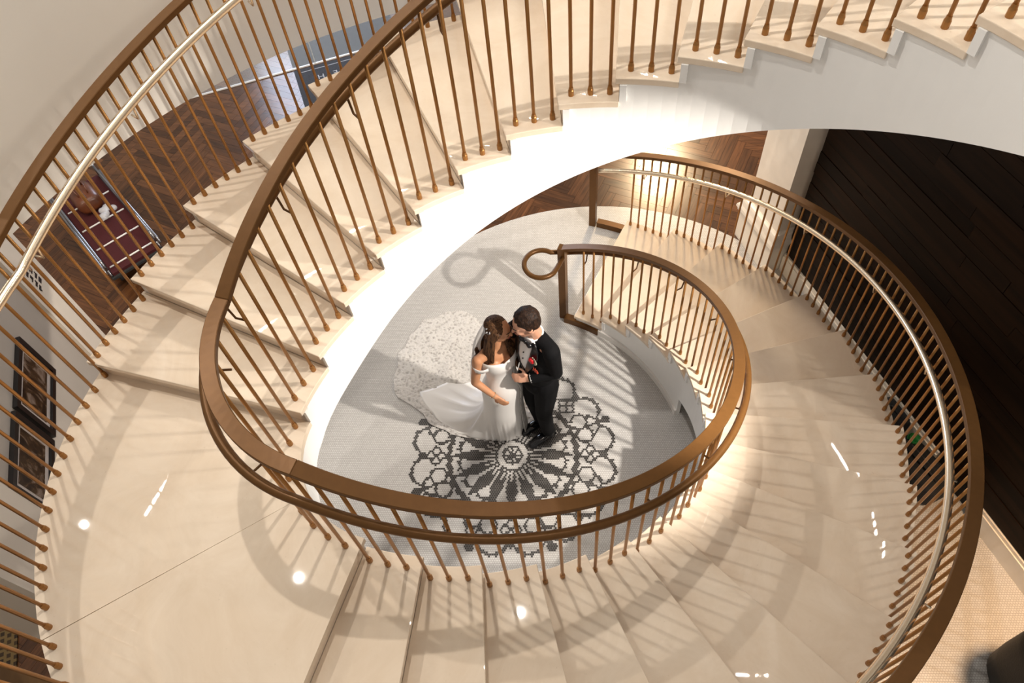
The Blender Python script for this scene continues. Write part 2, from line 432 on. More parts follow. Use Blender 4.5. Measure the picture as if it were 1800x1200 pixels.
# lettering on the far pilaster: three short columns of black strokes round a gold mark
random.seed(3)
mb = MB()
for row in range(3):
    x = -0.90 + row * 0.085; z = 1.74
    for ch in range(4 if row else 3):
        zz = z - ch * 0.062 - row * 0.012
        for st in range(3):
            if random.random() < 0.5: mb.box((x + st * 0.016, 0.0, zz - 0.04), (x + st * 0.016 + 0.010, 0.004, zz))
            else: mb.box((x, 0.0, zz - 0.013 * st - 0.011), (x + 0.05, 0.004, zz - 0.013 * st))
o = placed(mb, 'wall_lettering', plain('black_letter', (0.02, 0.012, 0.01), 0.4), None, WLm); o['kind'] = 'stuff'
tag(o, 'small black lettering on the white pilaster beside the pictures', 'sign')
mb = MB().ell((-0.80, 0.004, 1.66), (0.022, 0.006, 0.03)); placed(mb, 'gold_mark', 'champagne', o, Matrix())
# brown panelled recess beyond the near end of that wall
mb = MB().box((2.05, -0.62, 0), (3.6, -0.55, 3.0))
o = placed(mb, 'wall_recess', 'brown_door', None, WLm); tag(o, 'brown timber wall beyond the picture wall', kind='structure')

# right wall: marble skirting, dark walnut boards
WRm = frame_matrix(Vector((3.60, -0.05, 0)), E1)      # x along E1, y = E2 (away from the stair)
mb = MB().box((-2.30, 0.03, 0), (3.2, 0.30, 3.1))
wr = placed(mb, 'wall_right', plain('board_joint', (0.004, 0.002, 0.001), 0.8), None, WRm); tag(wr, 'dark walnut boarded wall right of the stair', kind='structure')
z = 0.24; k = 0; bh = 0.118; random.seed(5)
while z < 3.0:
    x = -2.30 + random.uniform(-0.9, 0)
    while x < 3.2:
        ln = random.uniform(1.3, 2.1); a_, b_ = max(x, -2.30), min(x + ln, 3.2)
        if b_ - a_ > 0.05:
            dy = random.uniform(-0.006, 0.003)
            placed(MB().box((a_ + 0.002, dy, z + 0.0015), (b_ - 0.0015, 0.032, z + bh - 0.0015)), 'wall_board', 'dark_plank', wr, Matrix())
        x += ln
    z += bh; k += 1
mb = MB()
for x0, x1 in ((-2.3, 0.02), (0.50, 3.2)):
    mb.box((x0, -0.022, 0), (x1, 0.03, 0.20)).box((x0, -0.012, 0.20), (x1, 0.03, 0.235))
bb_o = placed(mb, 'baseboard_right', 'marble', None, WRm); tag(bb_o, 'pale marble skirting at the foot of the dark wall', kind='structure')
# marble pilaster closing the wall
mb = MB().box((-2.90, -0.19, 0), (-2.31, 0.30, 0.36)).box((-2.92, -0.21, 0.36), (-2.29, 0.32, 0.40))
rings = []
for dd, z in ((0.035, 0.40), (0.03, 0.43), (0.012, 0.455), (0.0, 0.50), (-0.012, 0.52), (-0.03, 0.53)):
    rings.append([Vector((-2.90 - dd, -0.19 - dd, z)), Vector((-2.31 + dd, -0.19 - dd, z)), Vector((-2.31 + dd, 0.30 + dd, z)), Vector((-2.90 - dd, 0.30 + dd, z))])
mb.sweep(rings)
pil = placed(mb, 'trim_1', 'marble', None, WRm); tag(pil, 'pale marble pilaster base and shaft beside the dark wall', kind='structure')
placed(MB().box((-2.85, -0.14, 0.5), (-2.36, 0.25, 3.1)), 'pilaster_shaft', 'marble', pil, Matrix())

# glass partition across the lobby
GLm = frame_matrix(Vector((-4.52, 5.18, 0)), E2)
m, N, L, b = new_mat('clear_glass'); setp(b, Roughness=0.02, Alpha=0.16); b.inputs['Base Color'].default_value = (0.75, 0.82, 0.86, 1)
gp = empty('glass_partition', 'frameless clear glass partition standing across the lobby floor', 'glass partition'); gp.matrix_world = GLm
placed(MB().box((0, -0.009, 0), (4.6, 0.009, 0.018)), 'floor_channel', plain('pale_channel', (0.85, 0.84, 0.82), 0.3), gp, Matrix())
for x0, x1 in ((0.0, 1.955), (1.965, 4.6)):
    placed(MB().box((x0, -0.005, 0.018), (x1, 0.005, 2.6)), 'pane', m, gp, Matrix())
placed(MB().box((1.953, -0.007, 0.018), (1.967, 0.007, 2.6)), 'pane_seam', plain('pane_edge', (0.55, 0.57, 0.58), 0.3), gp, Matrix())

# ------------------------------------------------------------------ staircase
st = empty('spiral_staircase', 'curving cream limestone staircase with white plaster stringer rising round the void', 'staircase')
NU = 17
RHO0, RHO1 = -0.066, 0.05
def tread(s0, s1, z):
    o = sector(s0, s1, RHO0, W + RHO1, z - 0.035, z, 5, 0.022).obj('tread', 'stone', st)
    bv = o.modifiers.new('bv', 'BEVEL'); bv.width = 0.004; bv.segments = 2; bv.limit_method = 'ANGLE'
def riser(s, z0, z1):
    c, r, t = stn(s); ds = 0.02 / (r + 0.5) / DT
    sector(s, s + ds, RHO0 + 0.012, W + RHO1 - 0.012, z0, z1, 1).obj('riser', 'stone', st)
for k in range(1, 18):
    tread(k - 1, k, k * H); riser(k - 1, (k - 1) * H, k * H - 0.035)
riser(17, 17 * H, 18 * H - 0.035)
for s0, s1 in ((17, 18.415), (18.419, 20)):
    o = sector(s0, s1, RHO0, W + RHO1, 18 * H - 0.04, 18 * H, 12, 0.022 if s0 == 17 else 0).obj('landing_slab', 'stone', st)
for k in range(1, NU + 1):
    riser(19 + k, (17 + k) * H, (18 + k) * H - 0.035); tread(19 + k, 20 + k, (18 + k) * H)
def zb(s):
    if s < 4.85: return 0.0
    z = pitch(s) - 0.53 + 0.13 * math.exp(-((s - 20) / 1.3) ** 2)
    return z
def top_of(s_mid):
    if s_mid < 17: return (math.floor(s_mid) + 1) * H
    if s_mid < 20: return 18 * H
    return (19 + math.floor(s_mid - 20)) * H
def stringer(name, rho_a, rho_b, mat):
    mb = MB(); S_ = srange(0, 4.85, 0.2425) + srange(4.85, 17, 0.25)[0:] + srange(17, 20, 0.125)[1:] + srange(20, 20 + NU, 0.25)[1:]
    for a, b_ in zip(S_, S_[1:]):
        if b_ - a < 1e-6: continue
        mid = (a + b_) / 2; zt = top_of(mid) - 0.033
        za, zbb = zb(a if a != 4.85 else 4.851), zb(b_ if b_ != 4.85 else 4.849)
        rings = []
        for s, zz in ((a, za), (b_, zbb)):
            pa, pb = P2(s, rho_a), P2(s, rho_b)
            rings.append([Vector((*pa, zz)), Vector((*pb, zz)), Vector((*pb, zt)), Vector((*pa, zt))])
        mb.sweep(rings)
    return mb.obj(name, mat, st)
stringer('inner_stringer', -0.055, -0.02, 'plaster')
stringer('outer_stringer', W + 0.0, W + 0.035, 'plaster')
mb = MB(); rings = []
for s in srange(4.86, 20 + NU, 0.25):
    rings.append([Vector((*P2(s, -0.05), zb(s) + 0.004)), Vector((*P2(s, W + 0.02), zb(s) + 0.004))])
mb.sweep(rings, False); mb.obj('soffit', 'plaster', st, True)
for k in range(1, NU + 1): sector(19 + k, 19 + k + 0.12, -0.072, -0.05, (17 + k) * H, (18 + k) * H - 0.035, 1).obj('riser_return', 'plaster', st)
for k in range(2, 18): sector(k - 1, k - 1 + 0.12, -0.072, -0.05, (k - 1) * H, k * H - 0.035, 1).obj('riser_return', 'plaster', st)
o = sector(0.86, 4.85, -0.072, -0.054, 0.0, 0.075, 16).obj('skirting', 'white_paint', st)

# ------------------------------------------------------------------ balustrades
RT = 0.955                     # top of the flat rail above the nosing line
def rail_sweep(name, s0, s1, rc, parent, step=0.125):
    mb = MB(); rings = []
    for s in srange(s0, s1, step):
        zt = pitch(s) + RT
        rings.append([Vector((*P2(s, rc - 0.034), zt - 0.034)), Vector((*P2(s, rc + 0.034), zt - 0.034)), Vector((*P2(s, rc + 0.034), zt)), Vector((*P2(s, rc - 0.034), zt))])
    o = mb.sweep(rings).obj(name, 'bronze', parent, False)
    bv = o.modifiers.new('bv', 'BEVEL'); bv.width = 0.003; bv.segments = 1; bv.limit_method = 'ANGLE'; bv.angle_limit = 0.9
    return o
rod_cache = {}
def rod_mesh(h_):
    h_ = round(h_, 3)
    if h_ not in rod_cache:
        mb = MB().tube([(0, 0, 0.02), (0, 0, h_)], 0.0092, 8)
        me = bpy.data.meshes.new('baluster'); me.from_pydata([tuple(v) for v in mb.v], [], mb.f); me.update(); me.materials.append(MAT['brass'])
        for p in me.polygons: p.use_smooth = True
        rod_cache[h_] = me
    return rod_cache[h_]
fb = MB().lathe([(0.0148, 0.0), (0.0148, 0.030), (0.0125, 0.036), (0.0105, 0.050)], 10)
ferr = bpy.data.meshes.new('collar'); ferr.from_pydata([tuple(v) for v in fb.v], [], fb.f); ferr.update(); ferr.materials.append(MAT['ferrule'])
def baluster(s, rho, ztread, parent):
    x, y = P2(s, rho)
    o = bpy.data.objects.new('baluster', rod_mesh(pitch(s) + RT - 0.034 - ztread)); C.objects.link(o); o.parent = parent; o.location = (x, y, ztread)
    c = bpy.data.objects.new('collar', ferr); C.objects.link(c); c.parent = o
def grab(name, s0, s1, rho, parent, mat, extra=None, step=0.125):
    pts = [Vector((*P2(s, rho), pitch(s) + 0.80)) for s in srange(s0, s1, step)]
    if extra: pts = extra(pts)
    return MB().tube(pts, 0.0225, 12).obj(name, mat, parent, True)
def bracket(s, rho_b, rho_g, parent, mat):
    a = Vector((*P2(s, rho_b), pitch(s) + 0.70)); g = Vector((*P2(s, rho_g), pitch(s) + 0.785))
    m1 = Vector((*P2(s, rho_b + (rho_g - rho_b) * 0.75), pitch(s) + 0.70))
    MB().tube([a, a.lerp(m1, 0.6), m1, g.lerp(m1, 0.4), g], 0.0062, 6).obj('rail_bracket', mat, parent, True)
def newel(s, rc, parent, front):
    zt = pitch(s) + RT; x, y = P2(s, rc); c, r, t = stn(s)
    mt = Matrix.Translation((x, y, 0)) @ Matrix.Rotation(-t, 4, 'Z')
    MB().box((-0.034, -0.034, 0.0), (0.034, 0.034, zt), mt).obj('newel_post', 'bronze', parent)
    o = sector(s + 0.1, 0.86, rc - 0.034 - front, rc + 0.034 - front, 0.0, 0.07, 6).obj('foot_plate', 'bronze', parent)

bi = empty('inner_balustrade', 'dark bronze balustrade with slim rods along the inner edge of the stair', 'railing')
s_new = -0.53
for a, b_ in ((s_new, 17.0), (17.0, 20.0), (20.0, 20.0 + NU)): rail_sweep('top_rail', a, b_, 0.0, bi)
for k in range(1, 18):
    for j in range(3): baluster(k - 1 + 0.17 + j / 3, 0.0, k * H, bi)
for j in range(9): baluster(17.16 + j * 0.335, 0.0, 18 * H, bi)
for k in range(1, NU + 1):
    for j in range(3): baluster(19 + k + 0.17 + j / 3, 0.0, (18 + k) * H, bi)
def loop_end(pts):
    c = Vector((0.395, 1.462)); ring = []; p0 = pts[0]
    for i in range(29):
        a = math.radians(56 + i * 262 / 28)
        ring.append(Vector((c.x + 0.150 * math.cos(a), c.y + 0.158 * math.sin(a), 0.935)))
    ring += [Vector((0.545, 1.435, 0.93)), Vector((0.585, 1.53, 0.92))]
    return list(reversed(ring)) + [p0.lerp(Vector((0.50, 1.60, 0.935)), 0.5)] + pts
grab('grab_rail', -0.45, 20 + NU, 0.075, bi, 'bronze', loop_end)
for s in [0.17 + i * 1.667 for i in range(10)] + [17.83, 19.4] + [20.17 + i * 1.667 for i in range(10)]: bracket(s, 0.0, 0.075, bi, 'bronze')
newel(s_new, 0.0, bi, 0.045)

bo = empty('outer_balustrade', 'golden bronze balustrade with pale metal grab rail along the outer edge of the stair', 'railing')
for a, b_ in ((-0.75, 17.0), (17.0, 20.0), (20.0, 20.0 + NU)): rail_sweep('top_rail', a, b_, W, bo)
for k in range(1, 18):
    for j in range(6): baluster(k - 1 + 0.06 + j / 6, W, k * H, bo)
nl = 28
for j in range(nl): baluster(17.05 + j * (2.93 / (nl - 1)), W, 18 * H, bo)
for k in range(1, NU + 1):
    for j in range(6): baluster(19 + k + 0.06 + j / 6, W, (18 + k) * H, bo)
grab('grab_rail', -0.6, 20 + NU, W - 0.075, bo, 'champagne')
for s in [0.3 + i * 1.667 for i in range(11)] + [18, 19] + [20.3 + i * 1.667 for i in range(10)]: bracket(s, W, W - 0.075, bo, 'champagne')
newel(-0.75, W, bo, 0.0)

# ------------------------------------------------------------------ ceiling lamps seen as reflections in the stone
def emit(name, col, s):
    m, N, L, b = new_mat(name); b.inputs['Emission Color'].default_value = (*col, 1); b.inputs['Emission Strength'].default_value = s
    b.inputs['Base Color'].default_value = (0.8, 0.8, 0.8, 1); return m
EL = emit('led', (1.0, 0.93, 0.82), 150.0); ED = emit('lamp_lens', (1.0, 0.95, 0.88), 20.0)
led = empty('led_strip', 'thin curved LED strip light under the stairwell ceiling', 'led strip', (0.47, 0.68, 7.0))
pr = lambda a: -0.0436 * a ** 4 + 0.5137 * a ** 3 - 1.4872 * a ** 2 + 1.0873 * a + 4.338
pts = [Vector((pr(a) * math.cos(a), pr(a) * math.sin(a), 0)) for a in [math.radians(-40 + 224 * i / 110) for i in range(111)]]
MB().tube(pts, 0.012, 6).obj('light_tube', EL, led)
for (x, y), nm, pw in LAMPS:
    d = empty('downlight', 'small round recessed ceiling lamp ' + nm, 'ceiling lamp', (x, y, 9.0), group='stairwell ceiling lamps')
    MB().lathe([(0.001, 0.0), (0.055, 0.0), (0.055, 0.02), (0.001, 0.02)], 20).obj('lens', ED, d)
    MB().lathe([(0.056, -0.006), (0.085, 0.0), (0.085, 0.03), (0.056, 0.03)], 20).obj('bezel', 'white_paint', d)

# ------------------------------------------------------------------ people
def blob(name, mb, mat, parent, voxel=0.009, it=5, fac=0.5):
    o = mb.obj(name, mat, parent, True)
    r = o.modifiers.new('remesh', 'REMESH'); r.mode = 'VOXEL'; r.voxel_size = voxel; r.use_smooth_shade = True
    sm = o.modifiers.new('smooth', 'SMOOTH'); sm.iterations = it; sm.factor = fac
    return o
def basis(f, up=(0, 0, 1)):
    f = Vector(f).normalized(); r = f.cross(Vector(up)).normalized(); u = r.cross(f)
    return f, r, u                                   # forward, right, up
def rotm(f, r, u): return Matrix((f, r, u)).transposed()
def hand(mb, wrist, d, n, side, curl=0.5, size=1.0):
    """wrist point, finger direction d, back-of-hand normal n, side = +1 thumb on d x n side"""
    wrist = Vector(wrist); d = Vector(d).normalized(); n = (Vector(n) - d * Vector(n).dot(d)).normalized(); t = d.cross(n) * side
    k = size
    for a in (-0.024, -0.008, 0.008, 0.024):
        mb.cap(wrist + t * a * 0.6 * k, 0.014 * k, wrist + d * 0.075 * k + t * a * 1.15 * k, 0.0125 * k, 8)
    for i, (a, ln) in enumerate(((0.029, 0.066), (0.010, 0.075), (-0.009, 0.070), (-0.028, 0.055))):
        p = wrist + d * 0.078 * k + t * a * k; dd = d.copy(); r = 0.0092 * k
        for sgm in range(3):
            ang = curl * (0.55 + 0.25 * sgm) * (1 + 0.08 * i)
            dd = (dd * math.cos(ang) - n * math.sin(ang)).normalized() if sgm else (d * math.cos(ang * 0.6) - n * math.sin(ang * 0.6)).normalized()
            q2 = p + dd * ln * (0.42, 0.32, 0.26)[sgm] * k
            mb.cap(p, r, q2, r * 0.93, 8); p = q2; r *= 0.93
            dn = dd.cross(t)
            n_ = -dn if False else n
    p = wrist + d * 0.025 * k + t * 0.026 * k
    q2 = p + (d * 0.55 + t * 0.75 - n * 0.25).normalized() * 0.042 * k
    mb.cap(p, 0.012 * k, q2, 0.0105 * k, 8); mb.cap(q2, 0.0105 * k, q2 + (d * 0.9 + t * 0.25 - n * 0.3).normalized() * 0.034 * k, 0.0088 * k, 8)
def head(mb, c, f, k=1.0, male=True):
    c = Vector(c); f, r, u = basis(f); R3 = rotm(f, r, u)
    mb.ell(c + u * 0.02 * k - f * 0.012 * k, (0.098 * k, 0.077 * k, 0.098 * k), R3)
    mb.ell(c + f * 0.030 * k - u * 0.03 * k, (0.062 * k, 0.062 * k, 0.075 * k), R3)
    mb.cap(c + f * 0.060 * k - u * 0.088 * k, 0.026 * k, c + f * 0.035 * k - u * 0.082 * k, 0.045 * k)       # chin, jaw
    for s in (-1, 1):
        mb.cap(c + f * 0.05 * k - u * 0.078 * k + r * s * 0.018 * k, 0.030 * k, c - f * 0.005 * k - u * 0.055 * k + r * s * 0.05 * k, 0.022 * k)
        mb.ell(c - f * 0.01 * k - u * 0.012 * k + r * s * 0.078 * k, (0.021 * k, 0.009 * k, 0.031 * k), R3, 10, 8)
        mb.cap(c + f * 0.078 * k + u * 0.020 * k + r * s * 0.015 * k, 0.013 * k, c + f * 0.066 * k + u * 0.022 * k + r * s * 0.042 * k, 0.013 * k)   # brow ridge
        mb.cap(c + f * 0.066 * k - u * 0.022 * k + r * s * 0.032 * k, 0.024 * k, c + f * 0.058 * k - u * 0.03 * k + r * s * 0.036 * k, 0.024 * k)  # cheek
        mb.ell(c + f * 0.080 * k - u * 0.002 * k + r * s * 0.031 * k, (0.010 * k, 0.014 * k, 0.009 * k), R3, 10, 8)                                 # closed eyelid
    mb.cap(c + f * 0.088 * k + u * 0.010 * k, 0.009 * k, c + f * 0.110 * k - u * 0.028 * k, 0.0135 * k)       # nose
    mb.cap(c + f * 0.092 * k - u * 0.058 * k - r * 0.014 * k, 0.0085 * k, c + f * 0.092 * k - u * 0.058 * k + r * 0.014 * k, 0.0085 * k)
    mb.cap(c + f * 0.090 * k - u * 0.071 * k - r * 0.012 * k, 0.0085 * k, c + f * 0.090 * k - u * 0.071 * k + r * 0.012 * k, 0.0085 * k)
    return f, r, u
def face_parts(parent, c, f, k, brow, lip):
    c = Vector(c); f, r, u = basis(f)
    for s in (-1, 1):
        MB().tube([c + f * 0.095 * k + u * 0.030 * k + r * s * 0.012 * k, c + f * 0.091 * k + u * 0.036 * k + r * s * 0.030 * k, c + f * 0.073 * k + u * 0.031 * k + r * s * 0.050 * k], [0.004 * k, 0.0045 * k, 0.002 * k], 6).obj('eyebrow', brow, parent, True)
        MB().tube([c + f * 0.0885 * k - u * 0.004 * k + r * s * 0.018 * k, c + f * 0.0905 * k - u * 0.007 * k + r * s * 0.031 * k, c + f * 0.082 * k - u * 0.004 * k + r * s * 0.044 * k], 0.0022 * k, 6).obj('eyelash', brow, parent, True)
    mbx = MB()
    mbx.tube([c + f * 0.094 * k - u * 0.060 * k - r * 0.024 * k, c + f * 0.1015 * k - u * 0.058 * k, c + f * 0.094 * k - u * 0.060 * k + r * 0.024 * k], [0.003 * k, 0.0065 * k, 0.003 * k], 8)
    mbx.tube([c + f * 0.092 * k - u * 0.068 * k - r * 0.02 * k, c + f * 0.099 * k - u * 0.071 * k, c + f * 0.092 * k - u * 0.068 * k + r * 0.02 * k], [0.003 * k, 0.007 * k, 0.003 * k], 8)
    mbx.obj('lips', lip, parent, True)

def skin_mat(name, col):
    m = plain(name, col, 0.45, var=0.05, scale=12)
    b_ = m.node_tree.nodes['Principled BSDF']; b_.inputs['Subsurface Weight'].default_value = 0.15; b_.inputs['Subsurface Radius'].default_value = (0.01, 0.004, 0.002)
    b_.inputs['Subsurface Scale'].default_value = 0.6
    return m
def hair_mat(name, dark, light, sc=(60, 60, 12)):
    m, N, L, b_ = new_mat(name); setp(b_, Roughness=0.6); b_.inputs['Specular IOR Level'].default_value = 0.25
    tc = N.new('ShaderNodeTexCoord'); mp = N.new('ShaderNodeMapping'); mp.inputs['Scale'].default_value = sc
    nz = N.new('ShaderNodeTexNoise'); nz.inputs['Scale'].default_value = 1.0; nz.inputs['Detail'].default_value = 4; nz.inputs['Distortion'].default_value = 1.5
    L.new(tc.outputs['Object'], mp.inputs['Vector']); L.new(mp.outputs['Vector'], nz.inputs['Vector'])
    cr = N.new('ShaderNodeValToRGB'); cr.color_ramp.elements[0].position = 0.35; cr.color_ramp.elements[1].position = 0.68
    cr.color_ramp.elements[0].color = (*dark, 1); cr.color_ramp.elements[1].color = (*light, 1)
    L.new(nz.outputs['Fac'], cr.inputs['Fac']); L.new(cr.outputs['Color'], b_.inputs['Base Color'])
    bp = N.new('ShaderNodeBump'); bp.inputs['Strength'].default_value = 0.8; bp.inputs['Distance'].default_value = 0.006
    L.new(nz.outputs['Fac'], bp.inputs['Height']); L.new(bp.outputs['Normal'], b_.inputs['Normal'])
    return m
SK_G = skin_mat('skin_fair', (0.62, 0.33, 0.22)); SK_B = skin_mat('skin_tanned', (0.56, 0.27, 0.14))
HR_G = hair_mat('dark_brown_hair', (0.008, 0.004, 0.003), (0.042, 0.019, 0.010)); HR_B = hair_mat('brown_hair', (0.018, 0.008, 0.004), (0.17, 0.08, 0.035), (70, 70, 9))
LIP = plain('lip', (0.36, 0.07, 0.06), 0.35); LIPG = plain('lip_pale', (0.45, 0.17, 0.13), 0.4)
SUIT = plain('black_suit_wool', (0.0035, 0.0035, 0.0045), 0.85, var=0.15, scale=90, Specular_IOR_Level=0.2); SATIN = plain('black_satin', (0.006, 0.006, 0.008), 0.28)
SHIRT = plain('white_shirt', (0.86, 0.86, 0.87), 0.6); PATENT = plain('patent_leather', (0.006, 0.006, 0.007), 0.08)
ROSE = plain('red_rose', (0.55, 0.006, 0.012), 0.5); LEAF = plain('pale_leaf', (0.42, 0.40, 0.30), 0.6)
DRESS = plain('white_satin_dress', (0.84, 0.82, 0.80), 0.38)

# ---- groom
FG = Vector((-0.72, -0.69, 0)).normalized(); LG = Vector((0.69, -0.72, 0)).normalized()
gc = Vector((0.375, 0.300, 0))
def G(l=0, f=0, z=0): return gc + LG * l + FG * f + Vector((0, 0, z if z < 0.9 else 0.9 + (z - 0.9) * 1.12))
RG = Matrix((FG, LG, Vector((0, 0, 1)))).transposed()
gh = Vector((0.318, 0.275, 1.70)); gf = Vector((-0.93, -0.30, -0.30))
mb = MB(); head(mb, gh, gf, 1.02)
neck0 = G(0, -0.01, 1.44)
mb.cap(gh + Vector((0.035, 0.01, -0.06)), 0.056, neck0, 0.062)
mb.cap(G(-0.15, 0, 1.40), 0.05, G(0.15, 0, 1.40), 0.05); mb.ell(G(0, 0, 1.22), (0.10, 0.15, 0.24), RG); mb.ell(G(0, 0, 0.97), (0.09, 0.13, 0.16), RG)
gLs, gLe, gLw = G(0.170, 0.0, 1.405), G(0.175, -0.03, 1.13), G(0.055, 0.135, 1.10)
gRs, gRe, gRw = G(-0.170, 0.0, 1.405), Vector((0.12, 0.50, 1.24)), Vector((-0.085, 0.40, 1.13))
mb.chain([(gLs, 0.045), (gLe, 0.038), (gLw, 0.028)]); mb.chain([(gRs, 0.045), (gRe, 0.038), (gRw, 0.028)])
hand(mb, gLw, (-0.95, 0.1, -0.1), (-0.1, -0.75, 0.65), 1, 0.55, 1.05)
hand(mb, gRw, (0.10, -0.97, -0.22), (-0.92, -0.15, 0.35), -1, 0.55, 1.08)
hipL, hipR = G(0.09, 0, 0.92), G(-0.09, 0, 0.92)
kL, kR = G(0.085, 0.045, 0.50), G(-0.075, 0.02, 0.50)
aL, aR = G(0.065, 0.0, 0.09), G(-0.075, -0.04, 0.09)
mb.chain([(hipL, 0.075), (kL, 0.052), (aL, 0.038)]); mb.chain([(hipR, 0.075), (kR, 0.052), (aR, 0.038)])
groom = blob('person', mb, SK_G, None, 0.0075, 4)
tag(groom, 'person in a black tuxedo with red boutonniere bending towards the bride', 'person')
face_parts(groom, gh, gf, 1.02, HR_G, LIPG)
# hair
f, r, u = basis(gf); R3 = rotm(f, r, u); mb = MB(); c = gh
mb.ell(c + u * 0.045 - f * 0.028, (0.098, 0.084, 0.088), R3); mb.ell(c - f * 0.052 + u * 0.005, (0.066, 0.080, 0.082), R3)
random.seed(11)
for i in range(40):
    a = random.uniform(0, 2 * PI); e_ = random.uniform(0.25, 1.45)
    n_ = f * math.cos(a) * math.cos(e_) + r * math.sin(a) * math.cos(e_) + u * math.sin(e_)
    p = c + u * 0.045 - f * 0.028 + f * n_.dot(f) * 0.092 + r * n_.dot(r) * 0.078 + u * n_.dot(u) * 0.082
    d = (f * 1.0 + r * random.uniform(-0.5, 0.5)); d = (d - n_ * d.dot(n_)).normalized()
    mb.cap(p - d * 0.022, 0.012, p + d * 0.022, 0.010, 8)
for s in (-1, 1): mb.cap(c + r * s * 0.072 + u * 0.02 - f * 0.005, 0.018, c + r * s * 0.074 - u * 0.02 - f * 0.022, 0.012, 8)
blob('hair', mb, HR_G, groom, 0.007, 2)
# trousers
mb = MB().ell(G(0, -0.005, 0.92), (0.118, 0.158, 0.13), RG)
mb.chain([(hipL, 0.105), (G(0.09, 0.025, 0.70), 0.090), (kL, 0.072), (aL + Vector((0, 0, 0.02)), 0.060)]); mb.chain([(hipR, 0.105), (G(-0.085, 0.01, 0.7), 0.090), (kR, 0.072), (aR + Vector((0, 0, 0.02)), 0.060)])
blob('trousers', mb, SUIT, groom, 0.010, 4)
# jacket
mb = MB().ell(G(0, 0.0, 1.25), (0.128, 0.178, 0.235), RG).ell(G(0, 0.005, 1.05), (0.122, 0.160, 0.20), RG).ell(G(0, 0.0, 0.90), (0.130, 0.172, 0.14), RG)
mb.cap(G(0, -0.02, 1.43), 0.062, G(0.165, -0.01, 1.415), 0.058); mb.cap(G(0, -0.02, 1.43), 0.062, G(-0.165, -0.01, 1.415), 0.058)
mb.chain([(gLs, 0.068), (gLe, 0.056), (gLw.lerp(gLe, 0.12), 0.043)]); mb.chain([(gRs, 0.068), (gRe, 0.056), (gRw.lerp(gRe, 0.1), 0.043)])
blob('tuxedo_jacket', mb, SUIT, groom, 0.010, 4)
MB().tube([gLw.lerp(gLe, 0.13), gLw.lerp(gLe, 0.03)], 0.039, 12).obj('cuff', SHIRT, groom, True)
MB().tube([gRw.lerp(gRe, 0.11), gRw.lerp(gRe, 0.02)], 0.039, 12).obj('cuff', SHIRT, groom, True)
def chest(l, z, off=0.0):
    best = 0.0
    for (c_, d_, w_, h_) in (((0.0, 1.25), 0.128, 0.178, 0.235), ((0.005, 1.05), 0.122, 0.160, 0.20), ((0, 0.90), 0.130, 0.172, 0.14)):
        v = 1 - (l / w_) ** 2 - ((z - c_[1]) / h_) ** 2
        if v > 0: best = max(best, c_[0] + d_ * math.sqrt(v))
    dz = max(0, z - 1.36); best = max(best, 0.062 + 0.02 * (1 - dz / 0.12)) if z > 1.33 else best
    return G(l, best + off, z)
def patch(name, rows, mat, off, thick=0.008):
    """rows: list of (z, l0, l1)"""
    mb = MB(); n = 6; rings = []
    for z, l0, l1 in rows:
        top = [chest(l0 + (l1 - l0) * i / n, z, off) for i in range(n + 1)]
        bot = [p - FG * thick for p in reversed(top)]
        rings.append(top + bot)
    return mb.sweep(rings).obj(name, mat, groom, True)
patch('dress_shirt', [(1.475, -0.052, 0.052), (1.44, -0.062, 0.066), (1.38, -0.066, 0.062), (1.30, -0.055, 0.046), (1.22, -0.036, 0.026), (1.16, -0.018, 0.008)], SHIRT, 0.007, 0.02)
patch('lapel', [(1.47, 0.050, 0.080), (1.42, 0.058, 0.112), (1.36, 0.058, 0.122), (1.28, 0.044, 0.100), (1.20, 0.020, 0.060), (1.13, 0.000, 0.022)], SATIN, 0.012, 0.01)
patch('lapel', [(1.47, -0.080, -0.050), (1.42, -0.112, -0.058), (1.36, -0.122, -0.062), (1.28, -0.100, -0.050), (1.20, -0.062, -0.028), (1.13, -0.026, -0.004)], SATIN, 0.012, 0.01)
mb = MB(); kn = chest(0, 1.455, 0.03)
for s in (-1, 1):
    mb.cap(kn + LG * s * 0.008, 0.010, kn + LG * s * 0.045, 0.022, 10)
mb.cap(kn - Vector((0, 0, 0.008)), 0.013, kn + Vector((0, 0, 0.008)), 0.013, 10)
blob('bow_tie', mb, SATIN, groom, 0.005, 2)
mb = MB().tube([neck0 + Vector((-0.008, 0, 0.028)) + (FG * math.cos(a) * 0.058 + LG * math.sin(a) * 0.060) + Vector((0, 0, 0.018 * -math.cos(a))) for a in [2 * PI * i / 20 for i in range(20)]], 0.0105, 8, True)
mb.obj('collar', SHIRT, groom, True)
for zz in (1.36, 1.30): MB().ell(chest(0.0, zz, 0.010), (0.006, 0.006, 0.006), None, 8, 6).obj('shirt_stud', SATIN, groom, True)
bq = chest(0.088, 1.345, 0.022); mb = MB()
for i in range(7):
    a = i * 2.4; mb.ell(bq + LG * math.cos(a) * 0.012 * (i > 0) + Vector((0, 0, math.sin(a) * 0.012 * (i > 0))) + FG * 0.006, (0.016, 0.016, 0.016), None, 10, 8)
bt = blob('boutonniere', mb, ROSE, groom, 0.004, 1)
mb = MB()
for i in range(7):
    a = -0.9 + i * 0.38; d = (LG * math.cos(a) + Vector((0, 0, math.sin(a)))).normalized()
    mb.ell(bq + d * 0.036 - FG * 0.002, (0.016, 0.004, 0.007), rotm(d, FG, d.cross(FG)), 8, 6)
mb.obj('boutonniere_leaves', LEAF, bt, True)
mb = MB(); pq = chest(0.105, 1.225, 0.008)
for s, hh in ((-0.022, 0.020), (0.0, 0.028), (0.020, 0.018)): mb.cap(pq + LG * s - Vector((0, 0, 0.012)), 0.009, pq + LG * s * 0.8 + Vector((0, 0, hh)), 0.003, 8)
